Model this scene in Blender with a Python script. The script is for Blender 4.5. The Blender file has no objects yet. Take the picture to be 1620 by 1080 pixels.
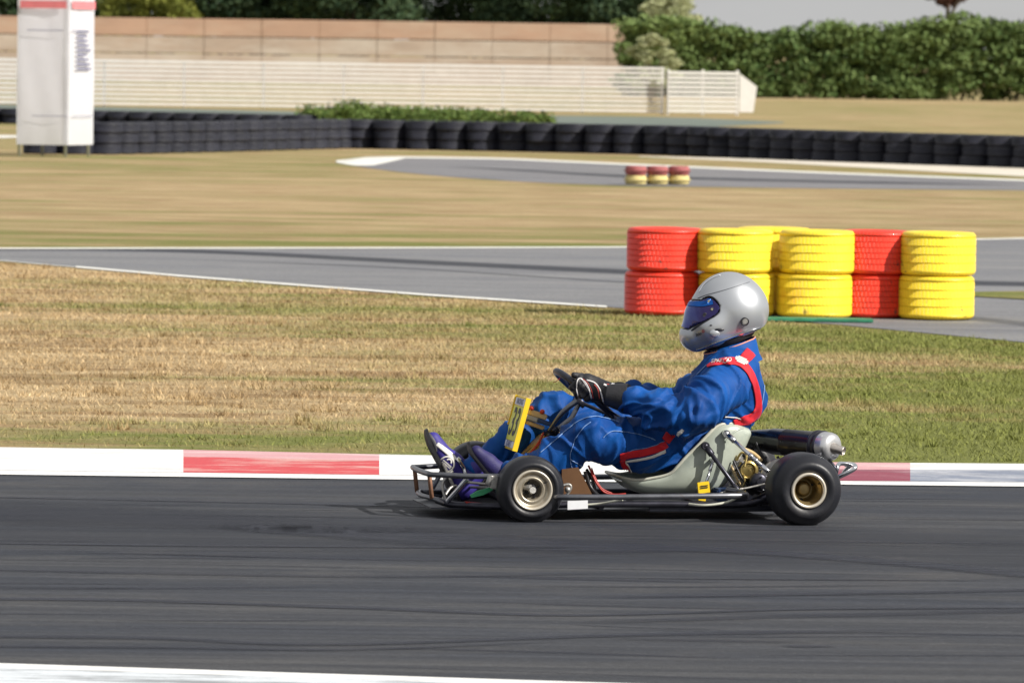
import bpy, bmesh, math, random
import numpy as np
from mathutils import Vector, Matrix, noise
from mathutils.bvhtree import BVHTree

random.seed(7)
rng = np.random.default_rng(7)
SC = bpy.context.scene
COL = SC.collection
R = math.radians

# ------------------------------------------------------------------ camera, world, sun, exposure
CAM_H, F_PX, HOR, ROLL = 1.81, 9000.0, 80.0, 0.8
cam_d = bpy.data.cameras.new('camera')
cam = bpy.data.objects.new('camera', cam_d); COL.objects.link(cam)
cam_d.sensor_width = 36.0; cam_d.lens = 36.0 * F_PX / 1620.0
cam_d.clip_start = 0.5; cam_d.clip_end = 6000
PITCH = math.atan((540 - HOR) / F_PX)
cam.location = (0, 0, CAM_H)
CR = Matrix.Rotation(R(90) - PITCH, 3, 'X') @ Matrix.Rotation(R(ROLL), 3, 'Z')
cam.rotation_euler = CR.to_euler()
cam_d.dof.use_dof = True
cam_d.dof.focus_distance = 22.0
cam_d.dof.aperture_fstop = 10.0
cam_d.dof.aperture_blades = 9
SC.camera = cam

SUN_EL, SUN_AZ = 36.0, 26.0          # azimuth: from the right, this far towards the camera
sdir = Vector((math.cos(R(SUN_EL)) * math.cos(R(SUN_AZ)), -math.cos(R(SUN_EL)) * math.sin(R(SUN_AZ)), math.sin(R(SUN_EL))))
W = bpy.data.worlds.new("World"); SC.world = W; W.use_nodes = True
wn, wl = W.node_tree.nodes, W.node_tree.links
wn.clear()
wo = wn.new('ShaderNodeOutputWorld'); bg = wn.new('ShaderNodeBackground')
sky = wn.new('ShaderNodeTexSky'); sky.sky_type = 'NISHITA'; sky.sun_disc = False
sky.sun_elevation = R(SUN_EL); sky.sun_rotation = R(90 + SUN_AZ)
sky.dust_density = 2.5; sky.air_density = 1.0; sky.ozone_density = 1.0
# thin summer cloud: pale grey-white over the blue
tc = wn.new('ShaderNodeTexCoord'); mp = wn.new('ShaderNodeMapping'); mp.inputs['Scale'].default_value = (1.5, 1.5, 5.0)
nz = wn.new('ShaderNodeTexNoise'); nz.inputs['Scale'].default_value = 2.2; nz.inputs['Detail'].default_value = 7
cr = wn.new('ShaderNodeValToRGB'); cr.color_ramp.elements[0].position = .38; cr.color_ramp.elements[1].position = .62
cr.color_ramp.elements[0].color = (.72, .72, .72, 1); cr.color_ramp.elements[1].color = (.95, .95, .95, 1)
mx = wn.new('ShaderNodeMix'); mx.data_type = 'RGBA'
mx.inputs[7].default_value = (8.0, 8.0, 8.0, 1)
wl.new(tc.outputs['Generated'], mp.inputs['Vector']); wl.new(mp.outputs[0], nz.inputs['Vector'])
wl.new(nz.outputs[0], cr.inputs[0]); wl.new(cr.outputs[0], mx.inputs[0]); wl.new(sky.outputs[0], mx.inputs[6])
wl.new(mx.outputs[2], bg.inputs[0]); bg.inputs[1].default_value = 0.060
wl.new(bg.outputs[0], wo.inputs[0])
sl = bpy.data.lights.new('sun', 'SUN'); sl.energy = 5.0; sl.angle = R(0.53); sl.color = (1.0, .955, .88)
so = bpy.data.objects.new('sun', sl); COL.objects.link(so)
so.rotation_euler = sdir.to_track_quat('Z', 'Y').to_euler(); so.location = (30, -10, 30)
SC.view_settings.view_transform = 'Standard'; SC.view_settings.look = 'None'
SC.view_settings.exposure = 0.32; SC.view_settings.gamma = 1.0
SC.cycles.max_bounces = 6; SC.cycles.use_denoising = True

# ------------------------------------------------------------------ picture point -> place
def ray(px, py):
    v = CR @ Vector(((px - 810) / F_PX, (540 - py) / F_PX, -1.0))
    return Vector((0, 0, CAM_H)), v
def G(px, py, z=0.0):
    o, v = ray(px, py); t = (z - o.z) / v.z
    return o + v * t
def AT(px, py, Y):
    o, v = ray(px, py)
    return o + v * (Y / v.y)
# kart frame: +x rearwards, -y towards the camera, z up; origin on the ground under the rear axle
YAW = 11.0
KR = Matrix.Rotation(R(YAW), 3, 'Z')
KO = AT(1280, 777, 21.77) - KR @ Vector((0, -.62, 0)); KO.z = 0
def K(px, py, yl=0.0):
    o, v = ray(px, py)
    ol, vl = KR.transposed() @ (o - KO), KR.transposed() @ v
    return ol + vl * ((yl - ol.y) / vl.y)

# ------------------------------------------------------------------ materials
def nodes_of(name):
    m = bpy.data.materials.new(name); m.use_nodes = True
    nt = m.node_tree
    return m, nt, nt.nodes['Principled BSDF']
def nd(nt, t, **kw):
    n = nt.nodes.new(t)
    for k, v in kw.items():
        if k in n.inputs.keys(): n.inputs[k].default_value = v
        else: setattr(n, k, v)
    return n
def coords(nt, scale=(1, 1, 1), kind='Object'):
    if kind == 'World':
        g = nt.nodes.new('ShaderNodeNewGeometry'); out = g.outputs['Position']
    else:
        t = nt.nodes.new('ShaderNodeTexCoord'); out = t.outputs['Object']
    mp = nt.nodes.new('ShaderNodeMapping'); mp.inputs['Scale'].default_value = scale
    nt.links.new(out, mp.inputs['Vector'])
    return mp.outputs[0]
def ramp(nt, src, stops):
    r = nt.nodes.new('ShaderNodeValToRGB'); cr_ = r.color_ramp
    while len(cr_.elements) < len(stops): cr_.elements.new(.5)
    for e, (p, c) in zip(cr_.elements, stops):
        e.position = p; e.color = (c, c, c, 1) if isinstance(c, (int, float)) else (*c, 1)
    nt.links.new(src, r.inputs[0]); return r.outputs[0]
def mixc(nt, f, a, b, mode='MIX'):
    m = nt.nodes.new('ShaderNodeMix'); m.data_type = 'RGBA'; m.blend_type = mode
    for i, s in ((0, f), (6, a), (7, b)):
        if hasattr(s, 'is_linked') or hasattr(s, 'links'): nt.links.new(s, m.inputs[i])
        elif i == 0: m.inputs[0].default_value = s
        else: m.inputs[i].default_value = (*s, 1)
    return m.outputs[2]
def mth(nt, op, a, b=None, c=None, clamp=False):
    m = nt.nodes.new('ShaderNodeMath'); m.operation = op; m.use_clamp = clamp
    for i, s in enumerate((a, b, c)):
        if s is None: continue
        if isinstance(s, (int, float)): m.inputs[i].default_value = s
        else: nt.links.new(s, m.inputs[i])
    return m.outputs[0]
MATS = {}
def mat(name, col, rough=.5, metal=0.0, vary=.15, vscale=14, bump=0.0, bscale=60, coat=0.0, col2=None, stretch=(1, 1, 1), spec=.5, c2=(.45, .62), **kw):
    if name in MATS: return MATS[name]
    m, nt, b = nodes_of(name)
    v = coords(nt, stretch)
    n = nd(nt, 'ShaderNodeTexNoise', Scale=vscale, Detail=6, Roughness=.6); nt.links.new(v, n.inputs['Vector'])
    dark = tuple(c * (1 - vary) for c in col); lite = tuple(min(1, c * (1 + vary * .7)) for c in col)
    c = mixc(nt, ramp(nt, n.outputs[0], [(.3, 0), (.7, 1)]), dark, lite)
    if col2:
        n2 = nd(nt, 'ShaderNodeTexNoise', Scale=vscale * .45, Detail=8, Roughness=.7); nt.links.new(v, n2.inputs['Vector'])
        c = mixc(nt, ramp(nt, n2.outputs[0], [(c2[0], 0), (c2[1], 1)]), c, col2)
    nt.links.new(c, b.inputs['Base Color'])
    rr = mth(nt, 'MULTIPLY_ADD', n.outputs[0], .25 * rough + .04, rough * .88 - .02, True)
    nt.links.new(rr, b.inputs['Roughness'])
    b.inputs['Metallic'].default_value = metal; b.inputs['Coat Weight'].default_value = coat
    b.inputs['Specular IOR Level'].default_value = spec
    b.inputs['Coat Roughness'].default_value = .06
    for k, val in kw.items(): b.inputs[k].default_value = val
    if bump:
        n3 = nd(nt, 'ShaderNodeTexNoise', Scale=bscale, Detail=5); nt.links.new(v, n3.inputs['Vector'])
        bp = nd(nt, 'ShaderNodeBump', Strength=bump, Distance=.004); nt.links.new(n3.outputs[0], bp.inputs['Height'])
        nt.links.new(bp.outputs[0], b.inputs['Normal'])
    MATS[name] = m
    return m

def grass_material(blade=False):
    m, nt, b = nodes_of('grass_blades' if blade else 'dry_grass')
    geo = nt.nodes.new('ShaderNodeNewGeometry'); P = geo.outputs['Position']
    sx = nt.nodes.new('ShaderNodeSeparateXYZ'); nt.links.new(P, sx.inputs[0])
    # how green each depth of the ground is (mown edges by the tarmac stay greener)
    yv = mth(nt, 'DIVIDE', sx.outputs[1], 260.0, None, True)
    def s(y, v): return (y / 260.0, v)
    band = ramp(nt, yv, [s(24, .85), s(26.3, .80), s(28.0, .40), s(33, .30), s(36.5, .62), s(40, .60), s(44, .40), s(50, .38), s(52, .62), s(56.5, .50), s(60, .15), s(74, .14), s(79, .42), s(86, .45), s(100, .42), s(140, .45), s(170, .33), s(205, .50), s(228, .16), s(250, .5)])
    xx = mth(nt, 'MULTIPLY_ADD', sx.outputs[0], mth(nt, 'DIVIDE', 6.5, sx.outputs[1]), 0.0)
    near = ramp(nt, yv, [s(38, 1), s(52, 0)])
    xx = mth(nt, 'MULTIPLY', xx, near)
    def noi(scale, st, det=8, ro=.62):
        mp = nt.nodes.new('ShaderNodeMapping'); mp.inputs['Scale'].default_value = st; nt.links.new(P, mp.inputs['Vector'])
        n = nd(nt, 'ShaderNodeTexNoise', Scale=scale, Detail=det, Roughness=ro); nt.links.new(mp.outputs[0], n.inputs['Vector']); return n.outputs[0]
    big = noi(1.0, (.22, .8, .5), 5)
    mid = noi(3.0, (.35, 1.2, 1), 6)
    far = noi(.25, (.25, 1, 1), 5)
    fine = noi(38, (1, 1, 1), 5, .7)
    g = mth(nt, 'ADD', band, xx)
    g = mth(nt, 'ADD', g, mth(nt, 'MULTIPLY_ADD', big, 3.4, -1.7))
    g = mth(nt, 'ADD', g, mth(nt, 'MULTIPLY_ADD', mid, 2.0, -1.0))
    g = mth(nt, 'ADD', g, mth(nt, 'MULTIPLY_ADD', far, .8, -.4))
    gm = ramp(nt, g, [(.15, 0), (.95, 1)])
    straw = mixc(nt, ramp(nt, mid, [(.35, 0), (.65, 1)]), (.36, .25, .125), (.64, .49, .29))
    straw = mixc(nt, ramp(nt, noi(1.7, (.3, 1.4, 1), 5), [(.5, 0), (.62, .85)]), straw, (.30, .20, .10))
    green = mixc(nt, ramp(nt, fine, [(.3, 0), (.7, 1)]), (.15, .17, .045), (.25, .265, .075))
    c = mixc(nt, gm, straw, green)
    fd = .42 if not blade else .15
    c = mixc(nt, 1.0, c, ramp(nt, fine, [(.25, 1 - fd), (.62, 1.0), (.8, 1.12)]), 'MULTIPLY')
    if blade:
        rnd = ramp(nt, geo.outputs['Random Per Island'], [(0, .85), (1, 1.3)])
        c = mixc(nt, 1.0, c, rnd, 'MULTIPLY')
    nt.links.new(c, b.inputs['Base Color'])
    b.inputs['Roughness'].default_value = .85; b.inputs['Specular IOR Level'].default_value = .15
    if not blade:
        bp = nd(nt, 'ShaderNodeBump', Strength=.8, Distance=.03); nt.links.new(fine, bp.inputs['Height']); nt.links.new(bp.outputs[0], b.inputs['Normal'])
    return m

def asphalt_material(name, dark, lite, tint, streak=.5, yscale=1.0):
    m, nt, b = nodes_of(name)
    geo = nt.nodes.new('ShaderNodeNewGeometry'); P = geo.outputs['Position']
    def noi(scale, st, det=6, ro=.6):
        mp = nt.nodes.new('ShaderNodeMapping'); mp.inputs['Scale'].default_value = st; mp.inputs['Rotation'].default_value = (0, 0, R(1.2))
        nt.links.new(P, mp.inputs['Vector'])
        n = nd(nt, 'ShaderNodeTexNoise', Scale=scale, Detail=det, Roughness=ro); nt.links.new(mp.outputs[0], n.inputs['Vector']); return n.outputs[0]
    a = noi(1.0, (.10, 1.9 * yscale, 1), 5)          # broad rubbered lanes along the track
    s2 = noi(1.0, (.22, 9.0 * yscale, 1), 6, .7)      # narrow drag streaks along the track
    gr = noi(150, (1, 1, 1), 3, .8)                   # aggregate
    pa = noi(2.2, (.5, 1, 1), 6); md_ = noi(28, (1, 1, 1), 4, .7)
    st2 = noi(70, (1, 1, 1), 2, .5)
    c = mixc(nt, ramp(nt, a, [(.36, 0), (.64, 1)]), dark, lite)
    c = mixc(nt, mth(nt, 'MULTIPLY', ramp(nt, s2, [(.45, 1), (.62, 0)]), streak), c, tuple(x * .55 for x in dark))
    c = mixc(nt, ramp(nt, pa, [(.5, 0), (.75, .55)]), c, tint)
    c = mixc(nt, 1.0, c, ramp(nt, md_, [(.3, .80), (.5, 1.0), (.72, 1.22)]), 'MULTIPLY')
    c = mixc(nt, ramp(nt, st2, [(.70, 0), (.78, .5)]), c, (.25, .245, .235))
    c = mixc(nt, 1.0, c, ramp(nt, gr, [(.3, .62), (.55, 1.0), (.75, 1.5)]), 'MULTIPLY')
    nt.links.new(c, b.inputs['Base Color'])
    b.inputs['Roughness'].default_value = .78; b.inputs['Specular IOR Level'].default_value = .35
    bp = nd(nt, 'ShaderNodeBump', Strength=.55, Distance=.006); nt.links.new(gr, bp.inputs['Height']); nt.links.new(bp.outputs[0], b.inputs['Normal'])
    return m

def paint_material(name, col, wear_col, wear=.5, amount=(.52, .66)):
    m, nt, b = nodes_of(name)
    geo = nt.nodes.new('ShaderNodeNewGeometry'); P = geo.outputs['Position']
    def noi(scale, st, det=8, ro=.68):
        mp = nt.nodes.new('ShaderNodeMapping'); mp.inputs['Scale'].default_value = st; nt.links.new(P, mp.inputs['Vector'])
        n = nd(nt, 'ShaderNodeTexNoise', Scale=scale, Detail=det, Roughness=ro); nt.links.new(mp.outputs[0], n.inputs['Vector']); return n.outputs[0]
    w = noi(2.4, (.6, 3, 1)); f = noi(60, (1, 1, 1), 4)
    c = mixc(nt, mth(nt, 'MULTIPLY', ramp(nt, w, [(amount[0], 0), (amount[1], 1)]), wear), col, wear_col)
    st_ = noi(1.0, (.5, 16, 1), 6)
    c = mixc(nt, ramp(nt, st_, [(.58, 0), (.70, .55)]), c, (.16, .16, .17))
    c = mixc(nt, 1.0, c, ramp(nt, f, [(.3, .86), (.6, 1.0)]), 'MULTIPLY')
    nt.links.new(c, b.inputs['Base Color']); b.inputs['Roughness'].default_value = .6
    bp = nd(nt, 'ShaderNodeBump', Strength=.3, Distance=.004); nt.links.new(f, bp.inputs['Height']); nt.links.new(bp.outputs[0], b.inputs['Normal'])
    return m

def foliage_material(name, dark, lite, alt=None, scale=2.2):
    m, nt, b = nodes_of(name)
    geo = nt.nodes.new('ShaderNodeNewGeometry')
    mp = nt.nodes.new('ShaderNodeMapping'); mp.inputs['Scale'].default_value = (.6, .6, 1.4); nt.links.new(geo.outputs['Position'], mp.inputs['Vector'])
    n = nd(nt, 'ShaderNodeTexNoise', Scale=scale, Detail=4); nt.links.new(mp.outputs[0], n.inputs['Vector'])
    c = mixc(nt, ramp(nt, n.outputs[0], [(.35, 0), (.65, 1)]), dark, lite)
    c = mixc(nt, ramp(nt, geo.outputs['Random Per Island'], [(.0, 0), (1, .7)]), c, alt or lite)
    nt.links.new(c, b.inputs['Base Color']); b.inputs['Roughness'].default_value = .7
    b.inputs['Specular IOR Level'].default_value = .25
    return m

# ------------------------------------------------------------------ mesh building
def tag(o, label=None, cat=None, group=None, kind=None):
    if label: o['label'] = label
    if cat: o['category'] = cat
    if group: o['group'] = group
    if kind: o['kind'] = kind
    return o
def empty(name, loc=(0, 0, 0), rz=0.0, parent=None):
    o = bpy.data.objects.new(name, None); COL.objects.link(o)
    o.location = loc; o.rotation_euler = (0, 0, rz); o.empty_display_size = .1
    if parent: o.parent = parent
    return o
def link_mesh(name, me, mats, parent=None):
    for m in (mats if isinstance(mats, (list, tuple)) else [mats]): me.materials.append(m)
    o = bpy.data.objects.new(name, me); COL.objects.link(o)
    if parent: o.parent = parent
    return o
class MB:
    def __init__(s): s.v = []; s.f = []; s.sm = []; s.mi = []
    def add(s, vs, fs, smooth=False, mi=0):
        b = len(s.v); s.v += [tuple(v) for v in vs]
        s.f += [tuple(i + b for i in f) for f in fs]; s.sm += [smooth] * len(fs); s.mi += [mi] * len(fs)
        return s
    def box(s, c, size, rot=None, bev=0.003, mi=0):
        bm = bmesh.new(); bmesh.ops.create_cube(bm, size=1.0)
        bmesh.ops.scale(bm, vec=Vector(size), verts=bm.verts)
        if bev: bmesh.ops.bevel(bm, geom=bm.edges[:], offset=min(bev, min(size) * .3), segments=2, affect='EDGES')
        M = (rot.to_4x4() if rot is not None else Matrix())
        M = Matrix.Translation(Vector(c)) @ M
        vs = [M @ v.co for v in bm.verts]; fs = [[v.index for v in f.verts] for f in bm.faces]
        bm.free(); return s.add(vs, fs, False, mi)
    def prism(s, pts, d, mi=0, bev=True):          # pts: 3-D outline, d: extrusion vector
        n = len(pts); d = Vector(d); a = [Vector(p) for p in pts]
        vs = a + [p + d for p in a]
        fs = [tuple(range(n)), tuple(range(2 * n - 1, n - 1, -1))] + [(i, (i + 1) % n, (i + 1) % n + n, i + n) for i in range(n)]
        return s.add(vs, fs, False, mi)
    def lathe(s, prof, origin, axis, n=40, mi=0, closed=False):   # prof: (distance along axis, radius)
        ax = Vector(axis).normalized(); o = Vector(origin)
        u = ax.orthogonal().normalized(); w = ax.cross(u)
        vs = []
        for (h, r) in prof:
            for k in range(n):
                a = 2 * math.pi * k / n
                vs.append(o + ax * h + (u * math.cos(a) + w * math.sin(a)) * r)
        m = len(prof); fs = []
        for i in range(m if closed else m - 1):
            j = (i + 1) % m
            for k in range(n):
                k2 = (k + 1) % n
                fs.append((i * n + k, i * n + k2, j * n + k2, j * n + k))
        return s.add(vs, fs, True, mi)
    def cyl(s, a, b, r0, r1=None, n=20, mi=0, ch=.0):
        a, b = Vector(a), Vector(b); L = (b - a).length; r1 = r0 if r1 is None else r1
        c = ch or min(r0, r1) * .12
        pr = [(0, 0.0001), (0, r0 - c), (c, r0), (L - c, r1), (L, r1 - c), (L, .0001)]
        ax = (b - a).normalized(); u = ax.orthogonal().normalized(); w = ax.cross(u)
        vs = []; fs = []
        for (h, r) in pr[1:5]:
            for k in range(n):
                t = 2 * math.pi * k / n; vs.append(a + ax * h + (u * math.cos(t) + w * math.sin(t)) * r)
        for i in range(3):
            for k in range(n): fs.append((i * n + k, i * n + (k + 1) % n, (i + 1) * n + (k + 1) % n, (i + 1) * n + k))
        s.add(vs, fs, True, mi)
        s.add(vs[:n], [tuple(range(n - 1, -1, -1))], False, mi); s.add(vs[3 * n:], [tuple(range(n))], False, mi)
        return s
    def tube(s, pts, r, n=12, mi=0, smooth=6, closed=False):
        P = [Vector(p) for p in pts]
        rr = r if isinstance(r, (list, tuple)) else [r] * len(P)
        if smooth and len(P) > 2:                   # Catmull-Rom
            Q = []; q2 = []; N = len(P)
            for i in range(N if closed else N - 1):
                p0, p1, p2, p3 = (P[(i - 1) % N] if (closed or i > 0) else P[0]), P[i], P[(i + 1) % N], (P[(i + 2) % N] if (closed or i + 2 < N) else P[-1])
                for k in range(smooth):
                    t = k / smooth
                    Q.append(.5 * ((2 * p1) + (p2 - p0) * t + (2 * p0 - 5 * p1 + 4 * p2 - p3) * t * t + (-p0 + 3 * p1 - 3 * p2 + p3) * t ** 3))
                    q2.append(rr[i] * (1 - t) + rr[(i + 1) % N] * t)
            if not closed: Q.append(P[-1]); q2.append(rr[-1])
            P, rr = Q, q2
        N = len(P); vs = []; u = None
        for i in range(N):
            a = P[(i - 1) % N] if (closed or i > 0) else P[i]; b = P[(i + 1) % N] if (closed or i < N - 1) else P[i]
            t = (b - a).normalized()
            u = t.orthogonal().normalized() if u is None else (u - t * u.dot(t)).normalized()
            w = t.cross(u)
            for k in range(n):
                an = 2 * math.pi * k / n; vs.append(P[i] + (u * math.cos(an) + w * math.sin(an)) * rr[i])
        fs = [(i * n + k, i * n + (k + 1) % n, ((i + 1) % N) * n + (k + 1) % n, ((i + 1) % N) * n + k) for i in range(N if closed else N - 1) for k in range(n)]
        s.add(vs, fs, True, mi)
        if not closed:
            s.add(vs[:n], [tuple(range(n - 1, -1, -1))], False, mi); s.add(vs[-n:], [tuple(range(n))], False, mi)
        return s
    def torus(s, c, axis, Rr, r, n=48, m=12, mi=0):
        prof = [(r * math.sin(2 * math.pi * k / m), Rr + r * math.cos(2 * math.pi * k / m)) for k in range(m)]
        return s.lathe(prof, c, axis, n, mi, closed=True)
    def ball(s, c, r, mi=0, n=16):
        r = (r, r, r) if isinstance(r, (int, float)) else r
        vs = []; fs = []; m = n // 2
        for i in range(m + 1):
            for k in range(n):
                th = math.pi * i / m; ph = 2 * math.pi * k / n
                vs.append((c[0] + r[0] * math.sin(th) * math.cos(ph), c[1] + r[1] * math.sin(th) * math.sin(ph), c[2] + r[2] * math.cos(th)))
        for i in range(m):
            for k in range(n): fs.append((i * n + k, (i + 1) * n + k, (i + 1) * n + (k + 1) % n, i * n + (k + 1) % n))
        return s.add(vs, fs, True, mi)
    def sheet(s, top, bot, mi=0, smooth=False):     # quads between two polylines of equal length
        n = len(top)
        return s.add(list(top) + list(bot), [(n + i, n + i + 1, i + 1, i) for i in range(n - 1)], smooth, mi)
    def mesh(s, name):
        me = bpy.data.meshes.new(name); me.from_pydata(s.v, [], s.f)
        me.polygons.foreach_set('use_smooth', s.sm); me.polygons.foreach_set('material_index', s.mi)
        me.validate(); me.update()
        return me
    def build(s, name, mats, parent=None, fix=True):
        me = s.mesh(name)
        if fix:
            bm = bmesh.new(); bm.from_mesh(me); bmesh.ops.recalc_face_normals(bm, faces=bm.faces); bm.to_mesh(me); bm.free()
        return link_mesh(name, me, mats, parent)

# signed-distance modelling for bodies and clothes
import openvdb
def d_caps(P, a, b, ra, rb):
    a = np.array(a, 'f'); b = np.array(b, 'f'); ab = b - a
    h = np.clip(((P - a) @ ab) / max(1e-9, float(ab @ ab)), 0, 1)
    return np.linalg.norm(P - a - h[..., None] * ab, axis=-1) - (ra + (rb - ra) * h)
def d_ell(P, c, r, rot=None):
    Q = P - np.array(c, 'f')
    if rot is not None: Q = Q @ np.array(rot, 'f')
    r = np.array(r, 'f'); k0 = np.linalg.norm(Q / r, axis=-1); k1 = np.linalg.norm(Q / (r * r), axis=-1)
    return k0 * (k0 - 1) / np.maximum(k1, 1e-6)
def smin(a, b, k):
    h = np.clip(.5 + .5 * (b - a) / k, 0, 1)
    return b + (a - b) * h - k * h * (1 - h)
def grid(lo, hi, vx):
    ax = [np.arange(lo[i], hi[i] + vx, vx, dtype='f') for i in range(3)]
    return np.stack(np.meshgrid(*ax, indexing='ij'), -1)
def iso(D, lo, vx, name):
    g = openvdb.FloatGrid(background=1.0); g.copyFromArray(np.ascontiguousarray(D, 'f'))
    p, t, q = g.convertToPolygons(isovalue=0.0)
    p = p * vx + np.array(lo)
    me = bpy.data.meshes.new(name)
    me.from_pydata(p.tolist(), [], [tuple(f[::-1]) for f in q.tolist()] + [tuple(f[::-1]) for f in t.tolist()])
    me.polygons.foreach_set('use_smooth', [True] * len(me.polygons)); me.update()
    return me
def bvh_of(o):
    me = o.data
    return BVHTree.FromPolygons([v.co for v in me.vertices], [tuple(p.vertices) for p in me.polygons])
def k_ray(px, py):
    o, v = ray(px, py); return KR.transposed() @ (o - KO), (KR.transposed() @ v).normalized()
def on_surface(bvh, px, py, off=.002):
    o, v = k_ray(px, py)
    h = bvh.ray_cast(o, v)
    if h[0] is None: return None
    n = h[1]
    if n.dot(v) > 0: n = -n
    return h[0] + n * off
def band(bvh, centre, widths, off=.0025, seg=8, across=6, dx=0):
    """cloth band lying on the surface: centre line and widths as seen from the side"""
    pts = []; C_ = [Vector(c) for c in centre]
    N = len(C_)
    for i in range(N - 1):
        p0, p1, p2, p3 = C_[max(0, i - 1)], C_[i], C_[i + 1], C_[min(N - 1, i + 2)]
        for k in range(seg):
            t = k / seg
            pts.append((.5 * ((2 * p1) + (p2 - p0) * t + (2 * p0 - 5 * p1 + 4 * p2 - p3) * t * t + (-p0 + 3 * p1 - 3 * p2 + p3) * t ** 3), widths[i] * (1 - t) + widths[i + 1] * t))
    pts.append((C_[-1], widths[-1]))
    m = MB(); vs = []; ok = []
    for i, (p, w) in enumerate(pts):
        a = pts[max(0, i - 1)][0]; b = pts[min(len(pts) - 1, i + 1)][0]
        d = (b - a).normalized(); nn = Vector((-d.y, d.x))
        for j in range(across + 1):
            q = p + nn * w * (j / across - .5)
            h = on_surface(bvh, q.x, q.y, off)
            vs.append(h or Vector((0, 0, 0))); ok.append(h is not None)
    fs = []
    for i in range(len(pts) - 1):
        for j in range(across):
            f = (i * (across + 1) + j, i * (across + 1) + j + 1, (i + 1) * (across + 1) + j + 1, (i + 1) * (across + 1) + j)
            if all(ok[x] for x in f):
                P4 = [vs[x] for x in f]
                if max((P4[a] - P4[(a + 1) % 4]).length for a in range(4)) < .13: fs.append(f)
    # keep the largest connected piece only
    par = {}
    def find(x):
        while par.setdefault(x, x) != x: x = par[x]
        return x
    for f in fs:
        for x in f[1:]: par[find(x)] = find(f[0])
    cnt = {}
    for f in fs: cnt[find(f[0])] = cnt.get(find(f[0]), 0) + 1
    if cnt:
        best = max(cnt, key=cnt.get); fs = [f for f in fs if find(f[0]) == best]
    used = sorted({x for f in fs for x in f}); ix = {x: n_ for n_, x in enumerate(used)}
    m.add([vs[x] for x in used], [tuple(ix[x] for x in f) for f in fs], True); return m
def text_mesh(txt, size, shear=0.0, bold=0.0, spacing=1.0):
    c = bpy.data.curves.new('t', 'FONT'); c.body = txt; c.size = size; c.shear = shear; c.offset = bold; c.align_x = 'CENTER'; c.align_y = 'CENTER'
    c.space_character = spacing; c.resolution_u = 3
    o = bpy.data.objects.new('t', c); COL.objects.link(o)
    dg = bpy.context.evaluated_depsgraph_get(); dg.update()
    me = bpy.data.meshes.new_from_object(o.evaluated_get(dg))
    vs = [v.co.copy() for v in me.vertices]; fs = [tuple(p.vertices) for p in me.polygons]
    bpy.data.objects.remove(o); bpy.data.curves.remove(c); bpy.data.meshes.remove(me)
    return vs, fs
def decal_text(bvh, txt, size_px, cx, cy, ang=0, shear=.2, bold=.0, off=.0045, sx=1.0):
    vs, fs = text_mesh(txt, size_px, shear, bold)
    ca, sa = math.cos(R(ang)), math.sin(R(ang)); out = []; ok = []
    for v in vs:
        x, y = v.x * sx * ca - v.y * sa, v.x * sx * sa + v.y * ca
        h = on_surface(bvh, cx + x, cy - y, off); ok.append(h is not None); out.append(h or Vector())
    m = MB(); m.add(out, [f for f in fs if all(ok[i] for i in f)]); return m

# ================================================================== THE GROUND
def pline(pts, xs):
    px = [p[0] for p in pts]; py = [p[1] for p in pts]
    out = []
    for x in xs:
        if x < px[0]: y = py[0] + (x - px[0]) * (py[1] - py[0]) / (px[1] - px[0])
        elif x > px[-1]: y = py[-1] + (x - px[-1]) * (py[-1] - py[-2]) / (px[-1] - px[-2])
        else: y = float(np.interp(x, px, py))
        out.append(y)
    return out
def strip(top, bot, xs, zt, zb, m, mi=0):
    T = [G(x, y, zt) for x, y in zip(xs, pline(top, xs))]; B = [G(x, y, zb) for x, y in zip(xs, pline(bot, xs))]
    m.sheet(T, B, mi)
M_grass = grass_material()
gm = MB()
gx = [-3000, -400, -60, -20, 20, 60, 400, 3000]; gy = [-400, -20, 20, 60, 150, 400, 3500]
gv = [(x, y, 0) for y in gy for x in gx]
gm.add(gv, [(j * 8 + i, j * 8 + i + 1, (j + 1) * 8 + i + 1, (j + 1) * 8 + i) for j in range(6) for i in range(7)])
tag(gm.build('ground', M_grass), 'dry straw coloured grass field with greener patches around the race track', kind='structure')

XS = list(range(-4200, 6000, 60))
# near race track
kb_line_bot = [(0, 750), (640, 758), (1340, 766), (1620, 769)]
kb_line_top = [(0, 743), (640, 751), (1340, 760), (1620, 762)]
kb_top_bot = [(0, 713), (300, 722), (640, 729), (1340, 742), (1620, 743)]
kb_back = [(0, 707), (300, 711), (640, 719), (1340, 731), (1620, 733)]
near_line_t = [(-400, 1037), (0, 1048), (400, 1061), (1000, 1080), (1620, 1102)]
near_line_b = [(-400, 1044), (0, 1055), (400, 1068), (1000, 1088), (1620, 1111)]
near_kerb_b = [(-400, 1100), (0, 1112), (400, 1126), (1000, 1146), (1620, 1170)]
M_asph = asphalt_material('race_track_asphalt', (.034, .040, .056), (.072, .073, .078), (.092, .088, .085), .6)
m = MB(); strip(kb_line_bot, near_line_t, XS, .004, .004, m)
tag(m.build('race_track', M_asph, fix=False), kind='structure')
M_wht = paint_material('white_kerb_paint', (.80, .80, .79), (.42, .42, .42), .55)
M_wht2 = paint_material('worn_white_paint', (.74, .76, .80), (.20, .21, .23), .85, (.47, .60))
M_red = paint_material('red_kerb_paint', (.56, .065, .075), (.62, .42, .38), .75, (.50, .62))
M_pink = paint_material('faded_red_paint', (.62, .33, .35), (.7, .62, .6), .6)
M_blue = paint_material('rubbered_grey_paint', (.20, .225, .29), (.45, .46, .50), .8, (.48, .62))
M_dred = paint_material('dark_red_kerb_paint', (.24, .055, .085), (.40, .25, .28), .6, (.52, .66))
m = MB()
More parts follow.
